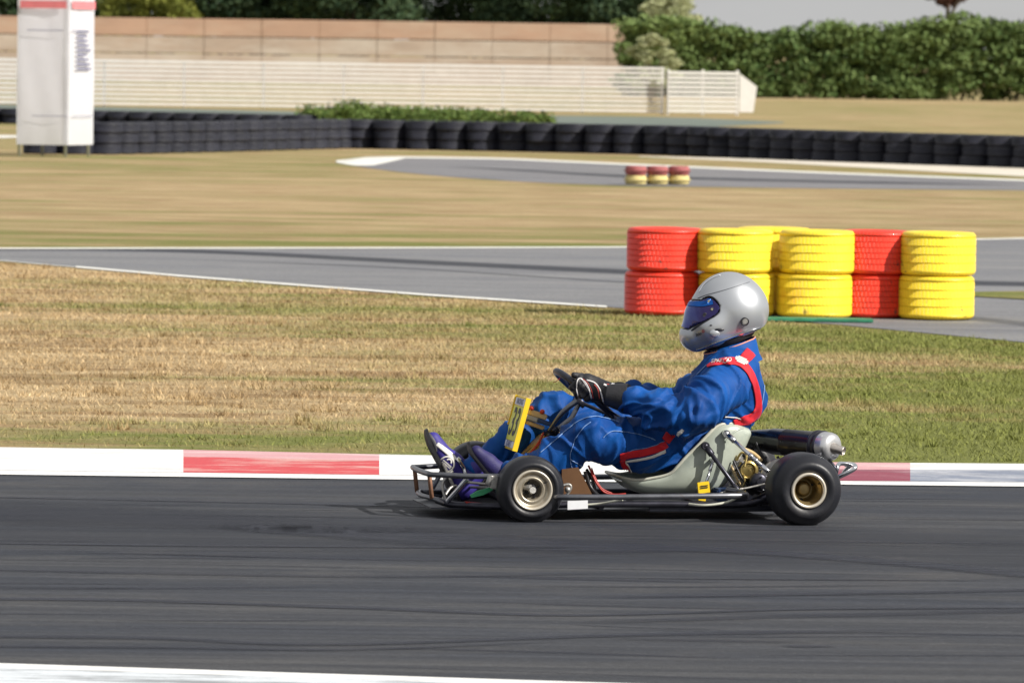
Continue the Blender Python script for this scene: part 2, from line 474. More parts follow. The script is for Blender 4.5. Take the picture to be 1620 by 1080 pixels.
blocks = [(-4200, -3600, 0, 0), (-3600, -3000, 1, 3), (-3000, -2400, 0, 0), (-2400, -1800, 1, 3), (-1800, -1240, 0, 0), (-1240, -940, 1, 3), (-940, -320, 0, 0), (-320, -30, 1, 3), (-30, 290, 0, 0), (290, 600, 1, 3), (600, 1010, 0, 0), (1010, 1190, 1, 3), (1190, 1440, 5, 3), (1440, 1760, 4, 0), (1760, 2080, 1, 3), (2080, 2400, 0, 0), (2400, 2720, 1, 3), (2720, 3100, 0, 0), (3100, 3500, 1, 3), (3500, 3900, 0, 0), (3900, 4400, 1, 3), (4400, 5000, 0, 0), (5000, 6000, 1, 3)]
for (a, b, main, top) in blocks:
    xs = np.linspace(a, b, max(3, int((b - a) / 60))).tolist()
    strip(kb_line_top, kb_line_bot, xs, .010, .008, m, 0)
    strip(kb_top_bot, kb_line_top, xs, .045, .011, m, main)
    strip(kb_back, kb_top_bot, xs, .050, .045, m, top)
    T = [G(x, y, .050) for x, y in zip(xs, pline(kb_back, xs))]
    m.sheet([Vector((p.x, p.y + .01, -.02)) for p in T], T, top)
tag(m.build('kerb', [M_wht, M_red, M_wht2, M_pink, M_blue, M_dred], fix=False), kind='structure')
m = MB(); strip(near_line_t, near_line_b, XS, .009, .009, m, 0); strip(near_line_b, near_kerb_b, XS, .009, .03, m, 1)
tag(m.build('near_kerb', [M_wht, paint_material('dirty_white_paint', (.66, .70, .74), (.16, .17, .18), .8, (.50, .60))], fix=False), kind='structure')
# middle track
XM = list(range(-2400, 4200, 60))
mt_top = [(-800, 402), (0, 393), (640, 392), (1000, 391), (1300, 384), (1620, 377), (2400, 366)]
mt_bot = [(-800, 402.5), (0, 412), (300, 438), (680, 467), (1000, 488), (1300, 511), (1620, 541), (2400, 625)]
M_asph2 = asphalt_material('middle_track_asphalt', (.18, .185, .205), (.25, .25, .255), (.28, .275, .27), .35, .5)
xm = [x for x in XM if -780 <= x]
m = MB(); strip(mt_top, mt_bot, xm, .004, .004, m)
tag(m.build('middle_track', M_asph2, fix=False), kind='structure')
M_line = paint_material('white_line_paint', (.78, .77, .72), (.4, .38, .3), .4)
m = MB()
strip([(x, y - 1.2) for x, y in mt_top], [(x, y + .8) for x, y in mt_top], xm, .008, .008, m)
xl = list(range(120, 1000, 40))
strip([(x, y - 2.0) for x, y in mt_bot], [(x, y + .6) for x, y in mt_bot], xl, .008, .008, m)
xl = list(range(-780, 121, 60)); strip([(x, y - .6) for x, y in mt_bot], [(x, y + .2) for x, y in mt_bot], xl, .008, .008, m)
tag(m.build('track_edge_lines', M_line, fix=False), kind='structure')
m = MB(); xs = np.linspace(1500, 2300, 20).tolist()
strip([(1500, 462), (1620, 460), (2300, 455)], [(1500, 466), (1620, 473), (2300, 500)], xs, .010, .010, m)
tag(m.build('grass_island', M_grass, fix=False), kind='structure')
# far track loop
M_asph3 = asphalt_material('far_track_asphalt', (.17, .17, .19), (.25, .245, .25), (.28, .27, .26), .3, .25)
xs = np.linspace(532, 3400, 60).tolist()
ft_top = [(532, 256), (560, 251), (640, 249.5), (800, 252), (1000, 261), (1300, 274), (1620, 286), (3400, 345)]
ft_bot = [(532, 257), (560, 263), (640, 273), (700, 279), (850, 289), (1000, 294), (1300, 298), (1620, 301), (3400, 330 + 20)]
m = MB(); strip(ft_top, ft_bot, xs, .004, .004, m)
tag(m.build('far_track', M_asph3, fix=False), kind='structure')
m = MB()
strip([(x, y - 2.0) for x, y in ft_top], [(x, y + .6) for x, y in ft_top], xs, .009, .009, m)
xa = np.linspace(532, 640, 12).tolist()
strip([(532, 256), (560, 252), (640, 250)], [(532, 257), (560, 262), (590, 262), (640, 251)], xa, .009, .009, m)
tag(m.build('far_track_line', M_line, fix=False), kind='structure')
m = MB(); xs = np.linspace(-700, 66, 14).tolist(); strip([(-700, 205), (0, 214), (66, 215)], [(-700, 209), (0, 218.5), (66, 216)], xs, .006, .006, m)
tag(m.build('far_left_line', M_line, fix=False), kind='structure')
M_sand = paint_material('pale_gravel', (.70, .64, .54), (.5, .45, .35), .5)
m = MB(); xs = np.linspace(1010, 3000, 40).tolist()
strip([(1010, 247), (1200, 251), (1400, 257), (1620, 262), (3000, 292)], [(1010, 248), (1200, 256), (1400, 267), (1620, 279), (3000, 345)], xs, .004, .004, m)
tag(m.build('gravel_strip', M_sand, fix=False), kind='structure')
M_teal = asphalt_material('green_tinted_tarmac', (.13, .16, .135), (.19, .22, .19), (.2, .25, .2), .2, .1)
m = MB(); xs = np.linspace(-1500, 1240, 40).tolist()
strip([(-1500, 144), (0, 165), (150, 169), (500, 177), (1080, 186), (1240, 193)], [(-1500, 160), (0, 178), (150, 184), (500, 192), (1080, 203), (1240, 195)], xs, .004, .004, m)
tag(m.build('service_road', M_teal, fix=False), kind='structure')

# rubber laid on the tarmac: soft edged ribbons
m_rub, nt, b = nodes_of('rubber_marks')
at = nt.nodes.new('ShaderNodeAttribute'); at.attribute_name = 'cover'
v = coords(nt, (1.2, 14, 1), 'World'); nn = nd(nt, 'ShaderNodeTexNoise', Scale=2.0, Detail=6); nt.links.new(v, nn.inputs['Vector'])
al = mth(nt, 'MULTIPLY', at.outputs['Fac'], ramp(nt, nn.outputs[0], [(.3, .55), (.6, 1)]))
b.inputs['Base Color'].default_value = (.018, .021, .034, 1); b.inputs['Roughness'].default_value = .6
nt.links.new(al, b.inputs['Alpha'])
marks = []
def mark(path, widths, alpha, z=.0065):
    marks.append((path, widths, alpha, z))
mark([(330, 832), (470, 838), (620, 846), (800, 858), (960, 865), (1100, 868), (1250, 876), (1430, 890), (1620, 908), (1900, 940)], [8, 20, 30, 30, 24, 12, 12, 13, 14, 14], .8)
mark([(-400, 800), (100, 812), (330, 823), (520, 832), (760, 838)], [46, 42, 34, 22, 6], .6)
mark([(-500, 822), (200, 836), (800, 856), (1400, 868), (2200, 890)], [95, 95, 90, 80, 80], .30, .0048)
mark([(-300, 780), (200, 790), (600, 799), (760, 803)], [2.5] * 4, .65)
mark([(-200, 856), (300, 862), (700, 865), (900, 866)], [4, 4, 3, 2], .8)
mark([(-300, 893), (200, 905), (640, 911), (1000, 905)], [4, 5, 5, 3], .5)
mark([(-200, 946), (180, 948), (560, 960), (900, 972), (1300, 962), (1800, 960)], [6, 6, 7, 5, 4, 4], .8)
mark([(-300, 1004), (200, 1007), (520, 1018), (1000, 1003), (1500, 995)], [8, 8, 6, 7, 8], .75)
mark([(-300, 1020), (200, 1022), (560, 1026), (900, 1012)], [5, 6, 5, 4], .6)
mark([(900, 945), (1200, 940), (1500, 935), (1900, 925)], [5, 6, 6, 5], .7)
mark([(900, 984), (1200, 975), (1500, 968), (1900, 960)], [8, 9, 8, 7], .55)
mark([(1230, 1020), (1270, 1021), (1330, 1021)], [3, 6, 3], .7)
for i in range(46):
    y0 = random.uniform(775, 1070); x0 = random.uniform(-300, 1500); L = random.uniform(150, 900)
    sl_ = (y0 - 760) * .00008 * random.uniform(-1, 1.6) + .008
    mark([(x0, y0), (x0 + L / 2, y0 + sl_ * L / 2 + random.uniform(-2, 2)), (x0 + L, y0 + sl_ * L)], [random.uniform(.8, 3) * (1 + (y0 - 760) / 300)] * 3, random.uniform(.2, .6), .0052)
mark([(-500, 399), (0, 394), (300, 397), (640, 413), (1000, 430), (1300, 441), (1620, 449), (2200, 462)], [5, 5, 7, 9, 10, 10, 9, 9], .75)
mark([(300, 410), (640, 424), (1000, 447), (1300, 462)], [2, 3, 3, 3], .4)
mark([(1400, 487), (1620, 512), (1900, 540)], [8, 10, 12], .35)
mark([(700, 263), (850, 271), (1000, 279), (1300, 287), (1620, 293)], [2, 4, 6, 5, 4], .6)
vs = []; fs = []; cov = []
for (path, widths, alpha, z) in marks:
    P2 = [Vector(p) for p in path]; N = len(P2); base = len(vs); rows = []
    for i in range(N - 1):
        p0, p1, p2, p3 = P2[max(0, i - 1)], P2[i], P2[i + 1], P2[min(N - 1, i + 2)]
        for k in range(8):
            t = k / 8; rows.append((.5 * ((2 * p1) + (p2 - p0) * t + (2 * p0 - 5 * p1 + 4 * p2 - p3) * t * t + (-p0 + 3 * p1 - 3 * p2 + p3) * t ** 3), widths[i] * (1 - t) + widths[i + 1] * t))
    rows.append((P2[-1], widths[-1])); M_ = len(rows)
    for i, (p, w) in enumerate(rows):
        e = min(1, min(i, M_ - 1 - i) / 5.0)
        for o_, c_ in ((-.5, 0), (-.2, 1), (.2, 1), (.5, 0)):
            vs.append(G(p.x, p.y + o_ * w, z)); cov.append(alpha * c_ * e)
    for i in range(M_ - 1):
        for j in range(3): a = base + i * 4 + j; fs.append((a, a + 1, a + 5, a + 4))
me = bpy.data.meshes.new('rubber_marks'); me.from_pydata([tuple(v) for v in vs], [], fs)
ca = me.attributes.new('cover', 'FLOAT', 'POINT'); ca.data.foreach_set('value', cov)
tag(link_mesh('rubber_marks', me, m_rub), kind='structure')

# short dry grass between the kerb and the middle track
M_bl = grass_material(True)
N = 170000
px_ = rng.uniform(-420, 2040, N); fr = rng.uniform(0, 1, N) ** .8
yt = np.interp(px_, [x for x, y in mt_bot], [y for x, y in mt_bot]) + 4; yb = np.array(pline(kb_back, [0, 1]))[0] + (px_ * 0)
yb = np.interp(px_, [-500, 0, 300, 640, 1340, 1620, 2200], [697, 707, 711, 719, 731, 733, 741])
# even cover on the ground: pick depth, not height in the picture
def depth(y, x): return CAM_H * F_PX / (y - HOR - (x - 810) * math.tan(R(ROLL)))
d0 = depth(yb, px_) + .03; d1 = np.minimum(depth(yt, px_), 47); dd = d0 + (d1 - d0) * fr
pyy = CAM_H * F_PX / dd + HOR + (px_ - 810) * math.tan(R(ROLL))
gxw = (px_ - 810) / F_PX * dd; gyw = dd
hh = rng.uniform(.010, .026, N) * (1 + .6 * (rng.random(N) > .93)); ww = rng.uniform(.0014, .003, N) * (dd / 26)
# tussocks: taller blades gathered in clumps
NC = 620; pick = rng.integers(0, N, NC); per_c = 36
idx = rng.permutation(N)[:NC * per_c]
gxw[idx] = np.repeat(gxw[pick], per_c) + rng.normal(0, .035, NC * per_c); gyw[idx] = np.repeat(gyw[pick], per_c) + np.abs(rng.normal(0, .05, NC * per_c))
hh[idx] = np.repeat(rng.uniform(.02, .055, NC), per_c) * rng.uniform(.6, 1.1, NC * per_c)
an = rng.uniform(0, math.pi, N); lx = rng.normal(0, .016, N); ly = rng.normal(0, .016, N)
V = np.zeros((N, 3, 3), 'f')
V[:, 0] = np.stack([gxw - np.cos(an) * ww, gyw - np.sin(an) * ww, np.zeros(N)], -1)
V[:, 1] = np.stack([gxw + np.cos(an) * ww, gyw + np.sin(an) * ww, np.zeros(N)], -1)
V[:, 2] = np.stack([gxw + lx, gyw + ly, hh], -1)
me = bpy.data.meshes.new('grass'); me.vertices.add(N * 3); me.vertices.foreach_set('co', V.ravel())
me.loops.add(N * 3); me.loops.foreach_set('vertex_index', np.arange(N * 3)); me.polygons.add(N)
me.polygons.foreach_set('loop_start', np.arange(0, N * 3, 3)); me.update(); me.validate()
tag(link_mesh('grass', me, M_bl), 'short dry grass between the kerb and the middle track', 'grass', kind='stuff')

# ================================================================== TRACKSIDE THINGS
# painted tyres stacked two high
def tyre_profile(Rt, w, Ri, groove=0):
    pr = [(.02, Ri), (.006, Ri + .02), (0.0, Ri + (Rt - Ri) * .5), (.004, Rt * .93), (.020, Rt * .985)]
    a, b_ = .034, w - .034
    if groove:
        n = groove; st = (b_ - a) / n
        for k in range(n):
            h = a + st * k
            gd = .006 if groove != 4 else .0045
            for q_ in ((h, Rt), (h + st * .86, Rt), (h + st * .875, Rt - gd), (h + st * .985, Rt - gd)): pr += [q_, q_]
        pr.append((b_, Rt))
    else:
        pr += [(a, Rt * .997), (w * .35, Rt), (w * .5, Rt * 1.002), (w * .65, Rt), (b_, Rt * .997)]
    pr += [(w - .020, Rt * .985), (w - .004, Rt * .93), (w, Ri + (Rt - Ri) * .5), (w - .008, Ri + .02), (w - .02, Ri)]
    pr += [(w - .05, Ri + .06), (w / 2, Ri + .1), (.05, Ri + .06)]
    return pr
M_tr = mat('red_tyre_paint', (.84, .040, .018), .46, vary=.16, vscale=9, bump=.25, bscale=40, col2=(.50, .03, .02), coat=.12, c2=(.56, .70))
M_ty = mat('yellow_tyre_paint', (.96, .70, .035), .46, vary=.14, vscale=7, bump=.22, bscale=40, col2=(.84, .50, .03), coat=.12, c2=(.55, .72))
def tread(mt, rows):
    # cross sipes and chipped paint on the tread, laid out round the tyre
    nt = mt.node_tree; b = nt.nodes['Principled BSDF']
    t = nt.nodes.new('ShaderNodeTexCoord'); s = nt.nodes.new('ShaderNodeSeparateXYZ'); nt.links.new(t.outputs['Object'], s.inputs[0])
    ang = mth(nt, 'ARCTAN2', s.outputs[1], s.outputs[0])
    row = mth(nt, 'FLOOR', mth(nt, 'MULTIPLY', mth(nt, 'SUBTRACT', s.outputs[2], .034), rows / .23))
    fr_ = mth(nt, 'FRACT', mth(nt, 'ADD', mth(nt, 'MULTIPLY', ang, 58 / 6.2832), mth(nt, 'MULTIPLY', row, .37)))
    sip = ramp(nt, fr_, [(.0, 0), (.05, 1), (.86, 1), (.92, 0)])
    bp = nd(nt, 'ShaderNodeBump', Strength=.8, Distance=.004); nt.links.new(sip, bp.inputs['Height'])
    old = b.inputs['Normal'].links[0].from_socket if b.inputs['Normal'].links else None
    if old: nt.links.new(old, bp.inputs['Normal'])
    nt.links.new(bp.outputs[0], b.inputs['Normal'])
    n = nd(nt, 'ShaderNodeTexNoise', Scale=11, Detail=9, Roughness=.75); nt.links.new(t.outputs['Object'], n.inputs['Vector'])
    chip = ramp(nt, n.outputs[0], [(.62, 0), (.65, .8)])
    bc = b.inputs['Base Color'].links[0].from_socket
    c = mixc(nt, chip, bc, (.05, .045, .04))
    c = mixc(nt, mth(nt, 'MULTIPLY_ADD', sip, -.35, .35), c, (.25, .10, .02))
    nt.links.new(c, b.inputs['Base Color'])
tread(M_tr, 6); tread(M_ty, 4)
def paint_tyre(matr, groove):
    m = MB(); m.lathe(tyre_profile(.262, .298, .15, groove), (0, 0, 0), (0, 0, 1), 72, closed=True)
    return m.mesh('painted_tyre')
me_red = paint_tyre(M_tr, 6); me_red.materials.append(M_tr)
me_yel = paint_tyre(M_ty, 4); me_yel.materials.append(M_ty)
stack_xy = [(1052, 496, 0.10, 'r', 'leftmost red tyre column'), (1165, 498, -.0, 'y', 'left yellow tyre column beside the red end tyres'), (1292, 499, -.0, 'y', 'middle yellow tyre column right of the helmet'), (1388, 499, .16, 'r', 'red tyre column set back between two yellow columns'), (1484, 500, 0, 'y', 'rightmost yellow tyre column'), (1228, 498, .50, 'y', 'yellow column half hidden behind the two front yellow ones')]
M_gmat = mat('green_rubber_sheet', (.03, .22, .12), .6, vary=.3)
for i, (x, y, back, c, desc) in enumerate(stack_xy):
    p = AT(x, y, 38.9); p = Vector((p.x, 38.9 + .26 + back, 0))
    for lv in (0, 1):
        o = bpy.data.objects.new('painted_tyre', me_red if c == 'r' else me_yel); COL.objects.link(o)
        o.location = (p.x + random.uniform(-.012, .012), p.y + random.uniform(-.01, .01), .008 + lv * .300)
        o.rotation_euler = (0, 0, random.uniform(0, 6))
        nm = 'red' if c == 'r' else 'yellow'
        tag(o, f"{'upper' if lv else 'lower'} {nm} painted tyre of the {desc}"[:110], 'tyre', 'red and yellow painted tyres stacked two high by the track')
m = MB(); a = G(1205, 501, .012); b_ = G(1375, 504, .012)
m.box(((a.x + b_.x) / 2, 38.55, .018), (b_.x - a.x, .22, .02))
tag(m.build('green_mat', M_gmat), 'low green mat lying at the foot of the yellow tyre columns', 'mat')

# black tyre walls, three tyres high
M_bt = mat('black_tyre_rubber', (.012, .013, .022), .55, vary=.35, vscale=5, bump=.3, bscale=40, col2=(.035, .035, .048), c2=(.55, .8))
m = MB(); m.lathe(tyre_profile(.30, .172, .18, 3), (0, 0, 0), (0, 0, 1), 28, closed=True)
me_bt = m.mesh('barrier_tyre'); me_bt.materials.append(M_bt)
def wall(path, rows, grp, lab):
    P = [Vector((p.x, p.y)) for p in (G(x, y) for x, y in path)]
    L = 0; last = None; pos = []
    for a, b2 in zip(P, P[1:]):
        d = b2 - a; n = d.length; t = L
        while t < n:
            pos.append(a + d * (t / n)); t += .585
        L = t - n
    m = MB()
    for a, b2 in zip(P, P[1:]):
        q0 = Vector((a.x, a.y + .64, 0)); q1 = Vector((b2.x, b2.y + .64, 0)); up_ = Vector((0, 0, .172 * rows))
        m.prism([q0, q1, q1 + up_, q0 + up_], (0, .012, 0))
    tag(m.build('conveyor_belt', M_bt), 'black conveyor belt strapped along the back of the ' + ('long three-high' if rows == 3 else 'rear low') + ' tyre wall', 'belt')
    k = 0
    for p in pos:
        for r in range(rows):
            o = bpy.data.objects.new('barrier_tyre', me_bt); COL.objects.link(o)
            o.location = (p.x + random.uniform(-.02, .02), p.y + .3 + random.uniform(-.03, .03), .002 + .175 * r)
            o.rotation_euler = (0, 0, random.uniform(0, 6)); k += 1
            tag(o, lab, 'tyre', grp)
    return k
n1 = wall([(62, 244), (150, 245), (330, 241), (540, 235), (800, 240), (1060, 246), (1350, 257), (1620, 266), (1760, 271)], 3, 'black tyres of the long three-high tyre wall', 'black tyre in the long three-high tyre wall behind the far track')
n2 = wall([(-200, 192), (60, 197), (150, 200), (500, 208)], 2, 'black tyres of the rear tyre wall', 'black tyre in the rear low tyre wall at far left')
print('tyres', n1, n2)

# kart tyres by the far track
M_ft = mat('faded_red_rubber', (.34, .10, .10), .7, vary=.25); M_fy = mat('faded_yellow_rubber', (.62, .52, .22), .7, vary=.2)
for k in range(3):
    for lv in (0, 1):
        m = MB(); m.lathe([(a_, r_) for a_, r_ in tyre_profile(.145, .125, .08, 0) if 0.0 <= a_ <= .125], (0, 0, 0), (0, 0, 1), 30, closed=True)
        o = m.build('small_tyre', M_ft if lv else M_fy); p = G(1006 + k * 34, 293)
        o.location = (p.x, p.y + .15, .006 + .127 * lv)
        tag(o, f"{['left', 'middle', 'right'][k]} {'faded red tyre on top' if lv else 'pale yellow tyre at the bottom'} of the small stack beside the far track", 'tyre', 'small stacked tyres beside the far track')

# white banner tower
M_ban = mat('white_banner_cloth', (.88, .88, .92), .6, vary=.03, vscale=2)
nt = M_ban.node_tree; _p = nt.nodes['Principled BSDF']; _o = [n for n in nt.nodes if n.type == 'OUTPUT_MATERIAL'][0]
_t = nt.nodes.new('ShaderNodeBsdfTranslucent'); _t.inputs[0].default_value = (.95, .95, 1, 1); _m = nt.nodes.new('ShaderNodeMixShader'); _m.inputs[0].default_value = .5
nt.links.new(_p.outputs[0], _m.inputs[1]); nt.links.new(_t.outputs[0], _m.inputs[2]); nt.links.new(_m.outputs[0], _o.inputs[0])
M_banr = mat('red_banner_print', (.72, .20, .22), .6, vary=.1)
M_bank = mat('dark_banner_print', (.12, .12, .22), .6, vary=.2)
M_steel = mat('galvanised_steel', (.45, .46, .47), .4, .8)
Yb = 91.5
pL, pC, pR = AT(26, 228, Yb), AT(107, 228, Yb - .2), AT(146, 220, Yb + .55)
zb = .19; tw = empty('banner_tower', ((pL.x + pC.x) / 2, Yb + .3, 0))
tag(tw, 'tall white four-sided banner tower with a red stripe standing by the tyre wall', 'banner')
o0 = Vector(tw.location)
cs = [Vector((pL.x, Yb, 0)), Vector((pC.x, Yb - .15, 0)), Vector((pR.x, Yb + .75, 0)), Vector((pL.x + (pR.x - pC.x), Yb + .9, 0))]
m = MB(); H = 3.6
for i in range(4):
    a, b2 = cs[i] - o0, cs[(i + 1) % 4] - o0
    nseg = 8; T = []; B = []
    nrm = (b2 - a).normalized().cross(Vector((0, 0, 1)))
    for zi in range(12):
        z0 = zb + (H - zb) * zi / 12; z1 = zb + (H - zb) * (zi + 1) / 12
        row0 = [a.lerp(b2, s / nseg) - nrm * (.02 * math.sin(s / nseg * math.pi) + .006 * math.sin(s * 1.7 + zi)) + Vector((0, 0, z0)) for s in range(nseg + 1)]
        row1 = [a.lerp(b2, s / nseg) - nrm * (.02 * math.sin(s / nseg * math.pi) + .006 * math.sin(s * 1.7 + zi + 1)) + Vector((0, 0, z1)) for s in range(nseg + 1)]
        m.sheet(row1, row0, 0, True)
m.build('banner_cloth', M_ban, tw)
m = MB()
for c_ in cs:
    q = (c_ - o0) * .90; m.cyl((q.x, q.y, 0), (q.x, q.y, H), .025)
m.build('frame', M_steel, tw)
def on_face(i, u0, u1, z0, z1, mb, off=.035):
    a, b2 = cs[i] - o0, cs[(i + 1) % 4] - o0; nrm = (b2 - a).normalized().cross(Vector((0, 0, 1)))
    q = [a.lerp(b2, u) + nrm * off + Vector((0, 0, z)) for u, z in ((u0, z0), (u1, z0), (u1, z1), (u0, z1))]
    mb.prism(q, -nrm * .004)
m = MB()
ztop = CAM_H + (80 - 0) / F_PX * Yb
on_face(0, .06, .96, 2.38, 2.50, m); on_face(1, .06, .96, 2.38, 2.50, m); m.build('red_stripe', M_banr, tw)
for fc, u0, u1, z0, z1 in [(0, .2, .9, 2.02, 2.032), (1, .05, .6, 2.02, 2.032), (0, .3, .98, .65, .66), (1, .1, .9, .65, .66)] + [(1, .25, .62 + .2 * random.random(), 2.0 - q * .075, 2.03 - q * .075) for q in range(9)]:
    m = MB(); on_face(fc, u0, u1, z0, z1, m); m.build('printed_line', M_bank, tw)

# white rail fence
M_rail = mat('white_fence_paint', (.80, .78, .76), .5, vary=.08, vscale=3)
YF = 166.0
a0, a1 = AT(-1100, 178, YF), AT(1050, 178, YF)
fn = empty('rail_fence', ((a0.x + a1.x) / 2, YF, 0)); tag(fn, 'long white fence of many thin horizontal rails in front of the board wall', 'fence')
Lf = a1.x - a0.x
for k in range(10):
    m = MB(); m.box((0, 0, .10 + k * .137), (Lf, .03, .078), bev=.008); m.build('rail', M_rail, fn)
for k in range(18):
    m = MB(); m.box((-Lf / 2 + .05 + (Lf - .1) * k / 17, .07, .68), (.07, .09, 1.36), bev=.008); m.build('post', M_rail, fn)
g0 = empty('slatted_gate', (a1.x + .06, YF - .3, 0), R(12)); tag(g0, 'bright white close-boarded gate at the right end of the rail fence', 'gate')
M_gate = mat('bright_white_boards', (.66, .65, .62), .45, vary=.06, vscale=3)
m = MB()
for k in range(9): m.box((1.1, 0, .12 + k * .137), (2.15, .03, .098), bev=.008)
m.build('board', M_gate, g0)
for k in range(3):
    m = MB(); m.box((.06 + k * 1.04, .06, .66), (.08, .08, 1.32), bev=.008); m.build('post', M_gate, g0)
m = MB(); m.prism([(2.2, 0, .1), (2.62, .0, .1), (2.72, 0, .85), (2.2, 0, 1.22)], (0, .04, 0)); m.build('end_board', M_gate, g0)

# long board wall behind
YW = 300.0
M_pan = mat('weathered_concrete_panel', (.44, .345, .275), .85, vary=.16, vscale=1.2, bump=.2, bscale=8, col2=(.54, .47, .40), stretch=(.25, 1, 1))
M_pan2 = mat('reddish_concrete_panel', (.46, .30, .215), .85, vary=.16, vscale=1.0, bump=.2, bscale=8, col2=(.50, .37, .28), stretch=(.25, 1, 1))
wL, wR = AT(-1500, 60, YW), AT(1052, 75, YW)
wr = empty('panel_wall', ((wL.x + wR.x) / 2, YW, 0)); tag(wr, 'long tan panel wall with three horizontal courses in front of the dark trees', 'wall')
Lw = wR.x - wL.x; Hw = 3.15
for r_, (z0, z1) in enumerate([(0, 1.38), (1.42, 2.28), (2.32, 3.25)]):
    m = MB(); n = 28
    for k in range(n): m.box((-Lw / 2 + Lw * (k + .5) / n, random.uniform(-.01, .01), (z0 + z1) / 2), (Lw / n - .008, .14, z1 - z0), bev=.02)
    m.build('panel_course', M_pan2 if r_ == 2 else M_pan, wr)
for k in range(29):
    m = MB(); m.box((-Lw / 2 + Lw * k / 28, .12, 1.62), (.16, .16, 3.24), bev=.02); m.build('post', M_pan, wr)

# hedge, trees, bushes
def leaves(pts, size, seed, flat=.5, tri=False):
    """one small bent leaf spray per point"""
    r_ = np.random.default_rng(seed); n = len(pts)
    nrm = r_.normal(size=(n, 3)); nrm[:, 2] += flat; nrm /= np.linalg.norm(nrm, axis=1)[:, None]
    t = np.cross(nrm, r_.normal(size=(n, 3))); t /= np.linalg.norm(t, axis=1)[:, None]; b3 = np.cross(nrm, t)
    s_ = r_.uniform(.6, 1.3, n)[:, None] * size
    V_ = np.stack([pts - t * s_ * .9, pts - b3 * s_ * .45 + nrm * s_ * .12, pts + t * s_, pts + b3 * s_ * .5 - nrm * s_ * .1], 1)
    return V_.reshape(-1, 3)
def leaf_object(name, V_, mt, parent=None):
    n = len(V_) // 4
    me = bpy.data.meshes.new(name); me.vertices.add(n * 4); me.vertices.foreach_set('co', V_.astype('f').ravel())
    me.loops.add(n * 4); me.loops.foreach_set('vertex_index', np.arange(n * 4)); me.polygons.add(n)
    me.polygons.foreach_set('loop_start', np.arange(0, n * 4, 4)); me.update(); me.validate()
    return link_mesh(name, me, mt, parent)
M_hed = foliage_material('hedge_leaves', (.06, .115, .03), (.15, .215, .06), (.18, .235, .08), .35)
M_dk = foliage_material('dark_tree_leaves', (.016, .042, .022), (.05, .095, .04), (.07, .10, .04), .5)
M_yg = foliage_material('yellow_green_leaves', (.10, .13, .02), (.22, .24, .04), (.25, .25, .05), .8)
M_pl = foliage_material('pale_green_leaves', (.26, .30, .13), (.42, .45, .24), (.5, .5, .32), .8)
M_gb = foliage_material('low_bush_leaves', (.05, .10, .02), (.11, .18, .04), (.16, .2, .05), 1.2)
M_rd = foliage_material('copper_leaves', (.05, .018, .012), (.11, .045, .03), (.10, .05, .03), .8)
M_bark = mat('tree_bark', (.10, .075, .055), .9, vary=.4, vscale=8, bump=.5, bscale=20)
def clumps(n_cl, box, seed, rr=(.35, .9), per=220, squash=.7):
    r_ = np.random.default_rng(seed); out = []
    for _ in range(n_cl):
        c = box(r_); r0 = r_.uniform(*rr); d = r_.normal(size=(per, 3)); d /= np.linalg.norm(d, axis=1)[:, None]
        out.append(c + d * (r0 * r_.uniform(.55, 1.08, per)[:, None]) * np.array([1.25, 1, squash]))
    return np.concatenate(out)
# hedge on the right
YH = 236.0
hL, hR = AT(985, 150, YH).x, AT(2100, 150, YH).x
hd = empty('hedge', ((hL + hR) / 2, YH, 0)); tag(hd, 'long tall green hedge at the right beyond the grass', 'hedge')
hc = (hL + hR) / 2
def hbox(r_):
    x = r_.uniform(hL, hR); top = 3.30 + .22 * math.sin(x * .35 + 1) + .12 * math.sin(x * 1.1)
    z = top * r_.uniform(.04, .98) ** .8
    return np.array([x - hc, r_.uniform(-.8, .9) * (1.15 - .4 * z / 3.3), max(.25, z - .25)])
P_ = clumps(1500, hbox, 3, (.25, .6), 95); P_ = P_[P_[:, 2] > .03]
leaf_object('foliage', leaves(P_, .12, 4), M_hed, hd)
m = MB()
for k in range(26):
    x = hL - hc + (hR - hL) * (k + .5) / 26
    m.tube([(x, 0, 0), (x + .1, .05, .8), (x - .05, 0, 1.9)], [.07, .05, .02], 7)
m.build('stem', M_bark, hd)
